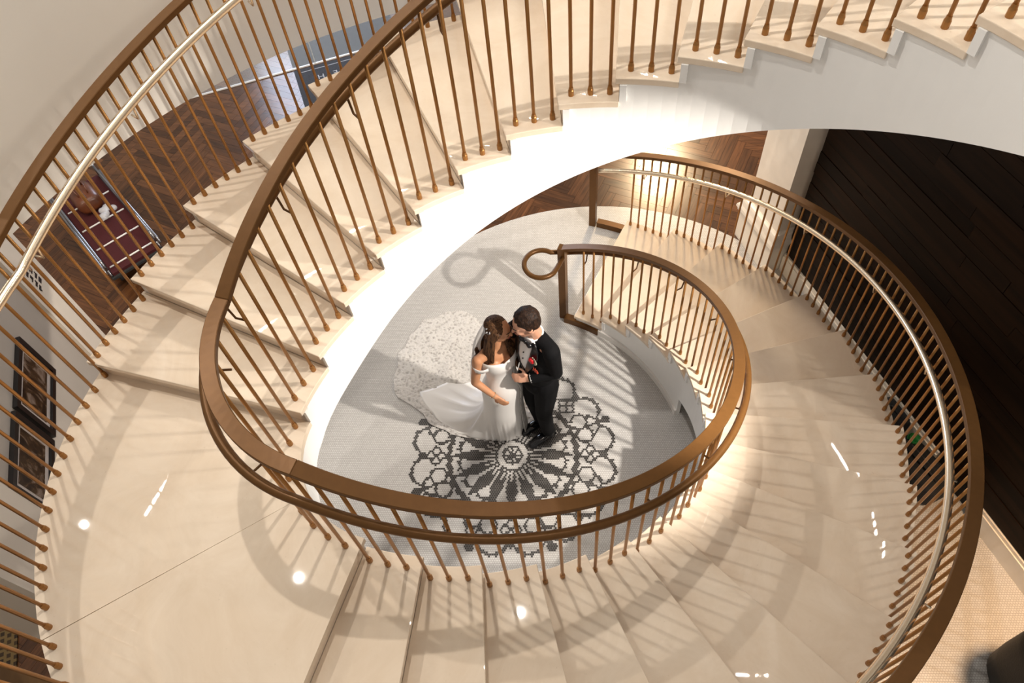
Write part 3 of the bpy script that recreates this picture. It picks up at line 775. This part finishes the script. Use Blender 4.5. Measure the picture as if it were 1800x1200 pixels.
mb.obj('pocket_square', plain('rust_silk', (0.45, 0.06, 0.03), 0.4), groom, True)
for an, kk in ((aL, kL), (aR, kR)):
    d = Vector((-0.80, -0.60, 0)); n_ = Vector((0.6, -0.8, 0)); R4 = Matrix((d, n_, Vector((0, 0, 1)))).transposed(); b0 = Vector((an.x, an.y, 0))
    mb = MB().ell(b0 + d * -0.02 + Vector((0, 0, 0.05)), (0.065, 0.040, 0.052), R4).ell(b0 + d * 0.08 + Vector((0, 0, 0.036)), (0.10, 0.046, 0.040), R4).ell(b0 + d * 0.155 + Vector((0, 0, 0.028)), (0.060, 0.042, 0.030), R4)
    mb.box((-0.075, -0.036, 0.0), (0.19, 0.036, 0.016), Matrix.Translation(b0) @ R4.to_4x4())
    blob('shoe', mb, PATENT, groom, 0.007, 3)

# ---- bride
FB = Vector((0.50, -0.866, 0)).normalized(); LB = Vector((0.866, 0.50, 0)).normalized()
bc = Vector((0.075, 0.315, 0))
def Bp(l=0, f=0, z=0): return bc + LB * l + FB * f + Vector((0, 0, z))
RB = Matrix((FB, LB, Vector((0, 0, 1)))).transposed()
bh = Vector((0.110, 0.330, 1.555)); bf = Vector((0.95, -0.22, -0.22))
mb = MB(); head(mb, bh, bf, 0.94)
mb.cap(bh + Vector((-0.02, 0.0, -0.05)), 0.045, Bp(0, -0.015, 1.32), 0.05)
mb.cap(Bp(-0.135, -0.005, 1.295), 0.042, Bp(0.135, -0.005, 1.295), 0.042); mb.cap(Bp(0, -0.015, 1.34), 0.05, Bp(-0.10, -0.01, 1.305), 0.045); mb.cap(Bp(0, -0.015, 1.34), 0.05, Bp(0.10, -0.01, 1.305), 0.045)
mb.ell(Bp(0, -0.005, 1.19), (0.088, 0.128, 0.15), RB); mb.ell(Bp(0, 0, 0.96), (0.08, 0.10, 0.16), RB)
for s in (-1, 1): mb.ell(Bp(s * 0.062, 0.062, 1.205), (0.052, 0.055, 0.058), RB)
bRs, bRe, bRw = Bp(-0.165, 0.0, 1.285), Bp(-0.225, 0.01, 1.04), Bp(-0.120, 0.125, 0.885)
bLs, bLe, bLw = Bp(0.16, 0.0, 1.285), Bp(0.195, 0.045, 1.07), Bp(0.175, 0.150, 1.085)
mb.chain([(bRs, 0.044), (bRe, 0.035), (bRw, 0.024)]); mb.chain([(bLs, 0.044), (bLe, 0.035), (bLw, 0.024)])
hand(mb, bRw, (0.66, -0.25, -0.65), (-0.35, -0.85, 0.35), 1, 0.35, 0.92)
hand(mb, bLw, (0.75, -0.45, -0.1), (-0.1, -0.35, 0.9), -1, 0.7, 0.92)
for s in (-1, 1): mb.chain([(Bp(s * 0.075, 0, 0.88), 0.075), (Bp(s * 0.07, 0.02, 0.48), 0.05), (Bp(s * 0.07, 0, 0.08), 0.035)])
bride = blob('person', mb, SK_B, None, 0.0075, 4)
tag(bride, 'person in a white off-shoulder wedding gown with long lace train and veil', 'person')
face_parts(bride, bh, bf, 0.94, HR_B, LIP)
# gown: bodice and hips lofted, then skirt and train spreading over the floor
NA = 96; levels = [(1.262, 0.150, 0.116, 0.020), (1.235, 0.152, 0.128, 0.022), (1.18, 0.150, 0.132, 0.020), (1.12, 0.133, 0.106, 0.008), (1.04, 0.118, 0.095, 0), (0.97, 0.118, 0.100, 0), (0.90, 0.146, 0.124, 0),
          (0.82, 0.168, 0.146, 0), (0.72, 0.170, 0.152, 0), (0.60, 0.164, 0.152, 0), (0.50, 0.165, 0.156, 0), (0.42, 0.172, 0.165, 0)]
poly_t = [(.17, .235), (.02, .20), (-.13, .205), (-.30, .235), (-.42, .265), (-.55, .325), (-.67, .39), (-.72, .48), (-.83, .56), (-.986, .665), (-1.05, .85), (-1.044, 1.043), (-1.0, 1.22), (-.95, 1.375), (-.82, 1.53),
          (-.657, 1.647), (-.45, 1.66), (-.277, 1.564), (-.12, 1.36), (.03, 1.12), (.16, .88), (.25, .70), (.31, .54), (.305, .40), (.25, .285)]
poly_s = [(.16, .235), (.02, .20), (-.13, .205), (-.29, .24), (-.40, .285), (-.50, .36), (-.60, .42), (-.66, .52), (-.74, .60), (-.80, .72), (-.66, .76), (-.52, .83), (-.38, .80), (-.26, .84), (-.12, .76), (.04, .64), (.14, .56), (.20, .46), (.215, .38), (.20, .29)]
sc0 = Vector((0.045, 0.335))
def bound(poly_, phi):
    d = Vector((math.cos(phi), math.sin(phi))); best = 0.12
    for (ax, ay), (bx_, by_) in zip(poly_, poly_[1:] + poly_[:1]):
        ex, ey = bx_ - ax, by_ - ay; den = d.x * ey - d.y * ex
        if abs(den) < 1e-9: continue
        t = ((ax - sc0.x) * ey - (ay - sc0.y) * ex) / den; s_ = ((ax - sc0.x) * d.y - (ay - sc0.y) * d.x) / den
        if t > 0 and -1e-6 <= s_ <= 1 + 1e-6: best = max(best, t)
    return best
rings = []
for z, wl_, wf, bust in levels:
    rg = []
    for i in range(NA):
        a = 2 * PI * i / NA; ca, sa = math.cos(a), math.sin(a)
        c_ = Bp(0, 0, z)
        if z < 0.9: c_ = c_.lerp(Vector((sc0.x, sc0.y, z)), (0.9 - z) / 0.48)
        k_ = 1 + bust * 3 * max(0, sa) * abs(math.sin(2 * a))
        zz = z + (0.028 * max(0, sa) * abs(ca) ** 0.5 * 1.6 - 0.012 * max(0, -sa) if z > 1.2 else 0)
        p = c_ + LB * wl_ * ca * k_ + FB * wf * sa * k_; p.z = zz
        rg.append(p)
    rings.append(rg)
last = rings[-1]
NS = 26
for j in range(1, NS + 1):
    s_ = j / NS; rg = []
    for i in range(NA):
        p0 = last[i]; phi = math.atan2(p0.y - sc0.y, p0.x - sc0.x); r0 = math.hypot(p0.x - sc0.x, p0.y - sc0.y); rb = max(bound(poly_s, phi), r0 * 0.85)
        rho = r0 + (rb - r0) * s_ ** 1.15; d_ = max(0, rho - r0)
        span = max(rb - r0, 0.03)
        z = 0.42 * ((1 - s_) ** 0.95 if span < 0.22 else (1 - s_) * math.exp(-d_ / 0.16)) + 0.010
        wv = math.sin(phi * 19 + 2.0 * math.sin(phi * 5)) * 0.6 + math.sin(phi * 33 + 1.3) * 0.4
        amp = 0.030 * math.sin(PI * min(1, s_ * 1.05)) * (1 if span > 0.2 else 0.5)
        z += max(0, wv * 0.5 + 0.5) * amp
        x = sc0.x + math.cos(phi) * rho; y = sc0.y + math.sin(phi) * rho
        if span < 0.22: x += math.cos(phi) * 0.012 * wv * s_; y += math.sin(phi) * 0.012 * wv * s_
        rg.append(Vector((x, y, max(z, 0.008))))
    rings.append(rg)
mb = MB(); mb.sweep(rings, True, False)
gown = mb.obj('gown', DRESS, bride, True)
so = gown.modifiers.new('solid', 'SOLIDIFY'); so.thickness = 0.004; so.offset = -1
# lace train
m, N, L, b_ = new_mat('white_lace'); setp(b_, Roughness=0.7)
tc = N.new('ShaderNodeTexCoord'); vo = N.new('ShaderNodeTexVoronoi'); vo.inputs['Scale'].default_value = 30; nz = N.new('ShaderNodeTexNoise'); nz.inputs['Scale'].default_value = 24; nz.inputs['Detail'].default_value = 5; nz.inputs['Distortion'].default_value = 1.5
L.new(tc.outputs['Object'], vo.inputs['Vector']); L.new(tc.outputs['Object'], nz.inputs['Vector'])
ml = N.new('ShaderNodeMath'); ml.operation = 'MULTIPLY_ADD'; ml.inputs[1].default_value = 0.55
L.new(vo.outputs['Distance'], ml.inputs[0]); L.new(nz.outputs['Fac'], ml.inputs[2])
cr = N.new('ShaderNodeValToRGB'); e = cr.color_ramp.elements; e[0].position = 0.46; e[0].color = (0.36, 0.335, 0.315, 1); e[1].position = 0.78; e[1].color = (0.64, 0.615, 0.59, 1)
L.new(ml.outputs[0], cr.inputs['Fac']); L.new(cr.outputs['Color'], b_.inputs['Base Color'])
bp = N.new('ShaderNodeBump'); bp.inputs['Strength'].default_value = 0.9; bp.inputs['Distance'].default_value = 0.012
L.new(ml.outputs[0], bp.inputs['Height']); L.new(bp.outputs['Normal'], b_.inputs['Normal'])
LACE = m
rings = []; NL = 200
for j in range(31):
    s_ = j / 30; rg = []
    for i in range(NL):
        phi = 2 * PI * i / NL; r0 = 0.13; rb = bound(poly_t, phi) * (1 + 0.010 * math.sin(phi * 41) + 0.012 * math.sin(phi * 23 + 1))
        rho = r0 + (rb - r0) * s_; x = sc0.x + math.cos(phi) * rho; y = sc0.y + math.sin(phi) * rho
        n1_ = noise.noise(Vector((x * 7, y * 7, 0.3))); n2_ = noise.noise(Vector((x * 28, y * 28, 1.7)))
        z = 0.004 + (0.010 + 0.030 * max(0, n1_) + 0.010 * n2_) * min(1, s_ * 3) * (1 - 0.5 * s_ ** 6)
        rs_ = bound(poly_s, phi)
        if rho < rs_: z = min(z, 0.006)
        rg.append(Vector((x, y, max(0.003, z))))
    rings.append(rg)
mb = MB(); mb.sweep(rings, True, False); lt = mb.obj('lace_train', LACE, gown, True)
# lace panel running down the side of the skirt
rings = []
for z, dz in ((1.18, 0), (1.05, 0), (0.95, 0), (0.82, 0), (0.65, 0), (0.45, 0), (0.25, 0), (0.05, 0)):
    wl_, wf = (0.15, 0.12) if z > 1.1 else (0.122, 0.102) if z > 0.93 else (0.172, 0.152)
    if z < 0.4: wl_, wf = 0.172 + (0.4 - z) * 0.05, 0.16 + (0.4 - z) * 0.03
    c_ = Bp(0, 0, z)
    if z < 0.9: c_ = c_.lerp(Vector((sc0.x, sc0.y, z)), min(1, (0.9 - z) / 0.48))
    rings.append([c_ + LB * wl_ * 1.03 * math.cos(a) + FB * wf * 1.03 * math.sin(a) for a in [math.radians(20 + k * 5) for k in range(8)]])
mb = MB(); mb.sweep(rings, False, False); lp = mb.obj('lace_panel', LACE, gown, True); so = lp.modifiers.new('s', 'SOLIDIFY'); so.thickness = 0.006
# off-shoulder straps
for s, sh in ((-1, bRs), (1, bLs)):
    pts = []
    for i in range(11):
        a = PI * (i / 10) - 0.15
        pts.append(Bp(s * (0.125 + 0.088 * math.sin(a)), 0.085 * math.cos(a), 1.235 - 0.012 * math.sin(a)))
    rings = []
    for p in pts:
        rings.append([p + Vector((0, 0, 0.020)), p + Vector((0, 0, 0.020)) + LB * s * 0.006, p - Vector((0, 0, 0.022)) + LB * s * 0.008, p - Vector((0, 0, 0.022))])
    mb = MB(); mb.sweep(rings); mb.obj('shoulder_strap', DRESS, gown, True)
# hair: crown, waves down both sides of the face and down the back
f, r, u = basis(bf); R3 = rotm(f, r, u); mb = MB(); c = bh
mb.ell(c + u * 0.032 - f * 0.026, (0.092, 0.082, 0.084), R3); mb.ell(c - f * 0.05 - u * 0.02, (0.058, 0.078, 0.088), R3)
random.seed(21)
for i in range(16):                                   # camera-side locks, over the right shoulder
    o1 = random.uniform(-0.012, 0.012); t_ = i / 15
    p = [c + r * 0.074 + u * 0.03 + f * (0.02 - 0.06 * t_), c + r * 0.082 - u * 0.06 - f * (0.01 + 0.05 * t_), Bp(-0.055 - 0.075 * t_, 0.055 - 0.07 * t_ + o1, 1.33 - 0.01 * i % 3), Bp(-0.075 - 0.10 * t_, 0.075 - 0.12 * t_, 1.24 - 0.05 * random.random())]
    mb.chain([(p[0], 0.017), (p[1], 0.017), (p[2], 0.014), (p[3], 0.006)], 8)
for i in range(12):                                   # far side, falling forward over the left breast
    t_ = i / 11; o1 = random.uniform(-0.012, 0.012)
    p = [c - r * 0.07 + u * 0.03 - f * 0.03 * t_, c - r * 0.080 - u * 0.07 + f * (0.01 - 0.05 * t_), Bp(0.075 + 0.045 * t_ + o1, 0.055 - 0.03 * t_, 1.33), Bp(0.085 + 0.05 * t_, 0.105 - 0.04 * t_ + o1, 1.22 - 0.05 * random.random()), Bp(0.10 + 0.035 * t_, 0.125 - 0.04 * t_, 1.14)]
    mb.chain([(p[0], 0.016), (p[1], 0.016), (p[2], 0.014), (p[3], 0.012), (p[4], 0.004)], 8)
for i in range(12):
    t_ = i / 11 - 0.5
    mb.chain([(c - f * 0.07 + r * t_ * 0.12, 0.02), (Bp(-0.04 + t_ * 0.18, -0.085, 1.30), 0.018), (Bp(-0.03 + t_ * 0.2, -0.105, 1.12 - 0.05 * random.random()), 0.006)], 8)
blob('hair', mb, HR_B, bride, 0.0065, 2)
# hair piece and veil
hp = c - f * 0.055 + r * 0.058 + u * 0.035
mb = MB(); random.seed(2)
for i in range(16):
    d = Vector((random.gauss(0, 1), random.gauss(0, 1), random.gauss(0, 1))).normalized()
    mb.ell(hp + d * 0.026, (0.011, 0.005, 0.011), rotm(*basis(d)), 8, 6)
mb.obj('hair_piece', plain('silver_leaf', (0.7, 0.7, 0.72), 0.3, 0.6), bride, True)
m, N, L, b_ = new_mat('veil_tulle'); setp(b_, Roughness=0.6, Alpha=0.55); b_.inputs['Base Color'].default_value = (0.88, 0.88, 0.89, 1)
NVv = 22; NV2 = 16; rings = []
for j in range(NV2 + 1):
    t_ = j / NV2; rg = []
    for i in range(NVv + 1):
        a = i / NVv - 0.5
        top = c - f * (0.080 + 0.02 * math.cos(a * PI)) + r * (a * 0.17) + u * (0.055 - 0.1 * a * a)
        bot = Bp(-0.155 + 0.30 * (a + 0.5) * 0.8 - 0.085, -0.10 - 0.05 * math.cos(a * PI) + 0.06 * (a < -0.2), 1.02)
        p = top.lerp(bot, t_); p += (-f * 0.050 + r * 0.050) * math.sin(PI * t_ ** 0.8) + Vector((math.sin(a * 30 + t_ * 2), math.cos(a * 27), 0)) * 0.006 * t_
        rg.append(p)
    rings.append(rg)
mb = MB(); mb.sweep(rings, False, False); mb.obj('veil', m, bride, True)
for w_, e_ in ((bRw, bRe), (bLw, bLe)):
    d = (e_ - w_).normalized(); cc = w_ + d * 0.025; f_, r_, u_ = basis(d)
    MB().tube([cc + (r_ * math.cos(2 * PI * k / 16) + u_ * math.sin(2 * PI * k / 16)) * 0.029 for k in range(16)], 0.0035, 6, True).obj('bracelet', 'champagne', bride, True)

# ------------------------------------------------------------------ pictures on the left wall
def picture_mat(name, seed):
    m, N, L, b_ = new_mat(name); setp(b_, Roughness=0.25)
    tc = N.new('ShaderNodeTexCoord'); mp = N.new('ShaderNodeMapping'); mp.inputs['Location'].default_value = (seed, seed * 2, 0); mp.inputs['Scale'].default_value = (7, 7, 4)
    nz = N.new('ShaderNodeTexNoise'); nz.inputs['Scale'].default_value = 1.2; nz.inputs['Detail'].default_value = 5; nz.inputs['Distortion'].default_value = 2.0
    L.new(tc.outputs['Object'], mp.inputs['Vector']); L.new(mp.outputs['Vector'], nz.inputs['Vector'])
    cr = N.new('ShaderNodeValToRGB'); e = cr.color_ramp.elements; e[0].position = 0.38; e[0].color = (0.012, 0.007, 0.004, 1); e[1].position = 0.72; e[1].color = (0.30, 0.22, 0.17, 1)
    e2_ = cr.color_ramp.elements.new(0.55); e2_.color = (0.075, 0.04, 0.018, 1)
    L.new(nz.outputs['Fac'], cr.inputs['Fac']); L.new(cr.outputs['Color'], b_.inputs['Base Color']); return m
for x0, x1, z0, z1, lab, sd in ((0.0, 0.635, 1.30, 1.765, 'black framed dark photograph, the one nearer the lettered pilaster', 1.3), (0.675, 1.29, 1.315, 1.78, 'black framed sepia photograph with streaky light trees, nearer the landing', 4.7)):
    pc = empty('framed_picture', lab, 'picture', group='framed pictures on the grey wall'); pc.matrix_world = WLm @ Matrix.Translation((x0, 0, z0))
    w_, h_ = x1 - x0, z1 - z0; fw = 0.042; y0, y1 = -0.028, 0.005
    mb = MB().box((0, y0, 0), (w_, y1, fw)).box((0, y0, h_ - fw), (w_, y1, h_)).box((0, y0, fw), (fw, y1, h_ - fw)).box((w_ - fw, y0, fw), (w_, y1, h_ - fw))
    placed(mb, 'frame', 'frame', pc, Matrix())
    placed(MB().box((fw, y0, fw), (w_ - fw, y0 + 0.012, h_ - fw)), 'mount', 'mat_board', pc, Matrix())
    mw = fw + 0.045
    placed(MB().box((mw, y0 + 0.012, mw), (w_ - mw, y0 + 0.014, h_ - mw)), 'print', picture_mat('photo_print', sd), pc, Matrix())

# ------------------------------------------------------------------ entrance mat
MTm = frame_matrix(Vector((-3.23, 6.43, 0)), E2); MTi = MTm     # x = E2, y = -E1
MTX = plain('charcoal_mat', (0.022, 0.022, 0.026), 0.9, var=0.25, scale=50)
o = placed(MB().box((0, -0.685, 0.0), (1.52, 0, 0.010)), 'entrance_mat', MTX, None, MTm); tag(o, 'plain charcoal mat beyond the glass partition line', 'mat')
mt_o = placed(MB().box((0, -2.35, 0.0), (1.52, -0.745, 0.010)), 'entrance_mat', MTX, None, MTm); tag(mt_o, 'black mat with pale capital letters on the stair side of the glass', 'mat')
LET = plain('pale_mat_print', (0.34, 0.34, 0.36), 0.9)
tcu = bpy.data.curves.new('lettering', 'FONT'); tcu.body = 'ETH'; tcu.size = 0.135; tcu.extrude = 0.001; tcu.space_character = 1.25
to = bpy.data.objects.new('t', tcu); C.objects.link(to); bpy.context.view_layer.update()
me = bpy.data.meshes.new_from_object(to.evaluated_get(bpy.context.evaluated_depsgraph_get())); bpy.data.objects.remove(to)
lo = link('mat_lettering', me, LET, mt_o)
lw = Vector((-2.36, 5.715, 0.012)); lm = Matrix((-E2, E1, Vector((0, 0, 1)))).transposed().to_4x4(); lm.translation = lw
lo.matrix_local = MTm.inverted() @ lm
placed(MB().box((0.06, -0.83, 0.010), (1.46, -0.82, 0.0115)), 'mat_border', LET, mt_o, Matrix())

# ------------------------------------------------------------------ luggage trolley
ax = Vector((0.687, -0.727, 0)).normalized(); LCm = frame_matrix(Vector((-4.50, 2.86, 0)), ax)
lc = empty('luggage_trolley', 'hotel luggage trolley with dark red carpet deck and chrome side rails', 'luggage trolley'); lc.matrix_world = LCm
placed(MB().box((-0.80, -0.27, 0.19), (0.80, 0.27, 0.235)), 'deck', 'red_carpet', lc, Matrix())
placed(MB().box((-0.83, -0.30, 0.175), (0.83, 0.30, 0.20)), 'bumper', 'rubber', lc, Matrix())
for x in (-0.42, -0.02, 0.36, 0.70): placed(MB().tube([(x, -0.25, 0.242), (x, 0.25, 0.242)], 0.009, 8), 'deck_strip', 'white_paint', lc, Matrix(), True)
for y in (-0.285, 0.285):
    for dy, z in ((0, 0.26), (0.028 * (1 if y > 0 else -1), 0.31), (0.0, 0.40)):
        mb = MB().tube([(-0.80, y + dy, z - 0.05), (-0.74, y + dy, z), (0.74, y + dy, z), (0.80, y + dy, z - 0.05)], 0.0125, 10)
        placed(mb, 'side_rail', 'chrome', lc, Matrix(), True)
    for x in (-0.74, 0.74):
        placed(MB().tube([(x, y, 0.2), (x, y, 0.42)], 0.013, 8), 'rail_post', 'chrome', lc, Matrix(), True)
for x in (-0.66, 0.66):
    for y in (-0.22, 0.22):
        wh = placed(MB().tube([(x, y - 0.02, 0.085), (x, y + 0.02, 0.085)], 0.085, 18), 'wheel', 'rubber', lc, Matrix(), True)
        placed(MB().tube([(x, y, 0.09), (x, y, 0.18)], 0.014, 8), 'wheel_fork', 'chrome', lc, Matrix(), True)
# bag on it
bg = empty('leather_bag', 'brown leather holdall lying on the red trolley deck', 'bag'); bg.matrix_world = LCm @ Matrix.Translation((-0.38, 0.0, 0.252))
rings = []
for x, k_ in ((-0.20, 0.55), (-0.185, 0.85), (-0.13, 0.98), (0, 1.0), (0.13, 0.98), (0.185, 0.85), (0.20, 0.55)):
    rings.append([Vector((x, 0.14 * k_ * math.copysign(abs(math.cos(a)) ** 0.7, math.cos(a)), 0.10 + 0.10 * k_ * math.copysign(abs(math.sin(a)) ** 0.7, math.sin(a)))) for a in [2 * PI * i / 20 for i in range(20)]])
mb = MB(); mb.sweep(rings); placed(mb, 'bag_body', 'brown_leather', bg, Matrix(), True)
for y in (-0.05, 0.05):
    placed(MB().tube([(-0.09, y, 0.185), (-0.08, y * 1.2, 0.25), (0, y * 1.3, 0.27), (0.08, y * 1.2, 0.25), (0.09, y, 0.185)], 0.008, 8), 'handle', 'brown_leather', bg, Matrix(), True)
placed(MB().box((-0.16, -0.006, 0.197), (0.16, 0.006, 0.204)), 'zip', 'chrome', bg, Matrix())
random.seed(4); mb = MB()
for i in range(9):
    mb.ell((random.uniform(-0.07, 0.07), random.uniform(-0.09, 0.09), 0.05 + random.uniform(0, 0.03)), (0.05 * random.uniform(0.6, 1), 0.06 * random.uniform(0.5, 1), 0.035), None, 10, 7)
pf = blob('plastic_bundle', mb, 'plastic', None, 0.010, 1); pf.location = (LCm @ Vector((-0.02, 0.08, 0.245))).to_tuple()
tag(pf, 'crumpled clear plastic bundle on the trolley beside the brown bag', 'plastic wrap')

# ------------------------------------------------------------------ rug by the recess
mtx = frame_matrix(Vector((-3.87, -1.40, 0)), E1)
m, N, L, b_ = new_mat('rug_pattern'); setp(b_, Roughness=0.95)
tc = N.new('ShaderNodeTexCoord'); ck = N.new('ShaderNodeTexBrick'); ck.inputs['Scale'].default_value = 1.0; ck.inputs['Brick Width'].default_value = 0.055; ck.inputs['Row Height'].default_value = 0.055
ck.inputs['Mortar Size'].default_value = 0.012; ck.inputs['Color1'].default_value = (0.02, 0.014, 0.01, 1); ck.inputs['Color2'].default_value = (0.05, 0.03, 0.015, 1); ck.inputs['Mortar'].default_value = (0.15, 0.10, 0.04, 1)
L.new(tc.outputs['Object'], ck.inputs['Vector']); L.new(ck.outputs['Color'], b_.inputs['Base Color'])
o = placed(MB().box((-0.0, -0.9, 0.0), (1.4, -0.02, 0.012)), 'patterned_rug', m, None, mtx); tag(o, 'dark rug with fine gold geometric pattern beyond the landing', 'rug')

# ------------------------------------------------------------------ black armchair, bottom right
ac = empty('tub_armchair', 'black leather tub armchair on the mosaic floor by the dark wall', 'armchair', (3.80, -1.93, 0), -0.08)
def rrect(w_, d_, r_, n=7):
    pts = []
    for cx_, cy_, a0 in ((w_ - r_, d_ - r_, 0), (-w_ + r_, d_ - r_, 90), (-w_ + r_, -d_ + r_, 180), (w_ - r_, -d_ + r_, 270)):
        for i in range(n): a = math.radians(a0 + 90 * i / (n - 1)); pts.append((cx_ + r_ * math.cos(a), cy_ + r_ * math.sin(a)))
    return pts
out = rrect(0.33, 0.40, 0.18); inn = rrect(0.23, 0.29, 0.12)
rings = [[Vector((x * k_, y * k_, z)) for x, y in out] for z, k_ in ((0.10, 0.93), (0.30, 0.97), (0.62, 1.0), (0.735, 0.995), (0.76, 0.965))]
rings += [[Vector((x * k_, y * k_ , z)) for x, y in inn] for z, k_ in ((0.76, 1.06), (0.735, 1.0), (0.46, 0.96))]
mb = MB(); mb.sweep(rings); o = mb.obj('shell', 'leather', ac, True)
rings = [[Vector((x * k_, y * k_ - 0.0, z)) for x, y in inn] for z, k_ in ((0.36, 0.93), (0.45, 0.96), (0.485, 0.92), (0.50, 0.80))]
mb = MB(); mb.sweep(rings); mb.obj('seat_cushion', 'leather', ac, True)
MB().tube([Vector((x * 1.035, y * 1.035, 0.764)) for x, y in inn], 0.006, 6, True).obj('piping', plain('brown_piping', (0.06, 0.022, 0.012), 0.5), ac, True)
for x in (-0.22, 0.22):
    for y in (-0.27, 0.27): MB().tube([(x, y, 0.12), (x * 1.05, y * 1.05, 0.0)], [0.022, 0.014], 10).obj('leg', 'rubber', ac, True)

# ------------------------------------------------------------------ equipment on the floor behind the outer balustrade
def soft_box(w_, d_, h_, e=0.35):
    mb = MB(); n = 24; rings = []
    for k in range(13):
        t_ = -PI / 2 + PI * k / 12; cz = math.copysign(abs(math.sin(t_)) ** e, math.sin(t_)); cr_ = abs(math.cos(t_)) ** e
        rings.append([Vector((w_ * cr_ * math.copysign(abs(math.cos(a)) ** e, math.cos(a)), d_ * cr_ * math.copysign(abs(math.sin(a)) ** e, math.sin(a)), h_ + h_ * cz)) for a in [2 * PI * (i + 0.5) / n for i in range(n)]])
    return mb.sweep(rings)
eb = empty('equipment_bag', 'black equipment bag lying on the mosaic floor below the outer balustrade', 'bag', (3.44, -0.17, 0), YAW - PI / 2 + 0.1)
soft_box(0.27, 0.14, 0.13).obj('bag_body', 'black', eb, True)
MB().tube([(-0.20, -0.02, 0.25), (-0.10, -0.03, 0.29), (0.10, -0.03, 0.29), (0.20, -0.02, 0.25)], 0.012, 8).obj('handle', 'black', eb, True)
MB().box((-0.21, 0.03, 0.257), (0.21, 0.037, 0.263)).obj('zip', 'chrome', eb)
for x in (-0.14, 0.14): MB().box((x - 0.012, -0.06, 0.255), (x + 0.012, -0.04, 0.268)).obj('buckle', 'chrome', eb)
e2b = empty('equipment_case', 'small black equipment case beside the skirting, next to the black bag', 'case', (3.36, 0.33, 0), YAW - PI / 2)
soft_box(0.15, 0.10, 0.105).obj('case_body', 'black', e2b, True)
MB().tube([(-0.05, 0, 0.208), (-0.04, 0, 0.235), (0.04, 0, 0.235), (0.05, 0, 0.208)], 0.008, 8).obj('handle', 'rubber', e2b, True)
gr = empty('green_cap', 'bright green round plastic cap on top of the black equipment bag', 'cap', (3.455, 0.02, 0.255))
gr.location = (3.42, 0.03, 0.268)
mb = MB().lathe([(0.001, 0.0), (0.040, 0.0), (0.043, 0.006), (0.040, 0.03), (0.036, 0.032), (0.034, 0.022), (0.001, 0.022)], 24); mb.obj('dish', 'green', gr, True)
MB().tube([(0.052 * math.cos(a), 0.052 * math.sin(a), 0.012) for a in [math.radians(20 + 9 * i) for i in range(18)]], 0.005, 6).obj('clip', 'green', gr, True)
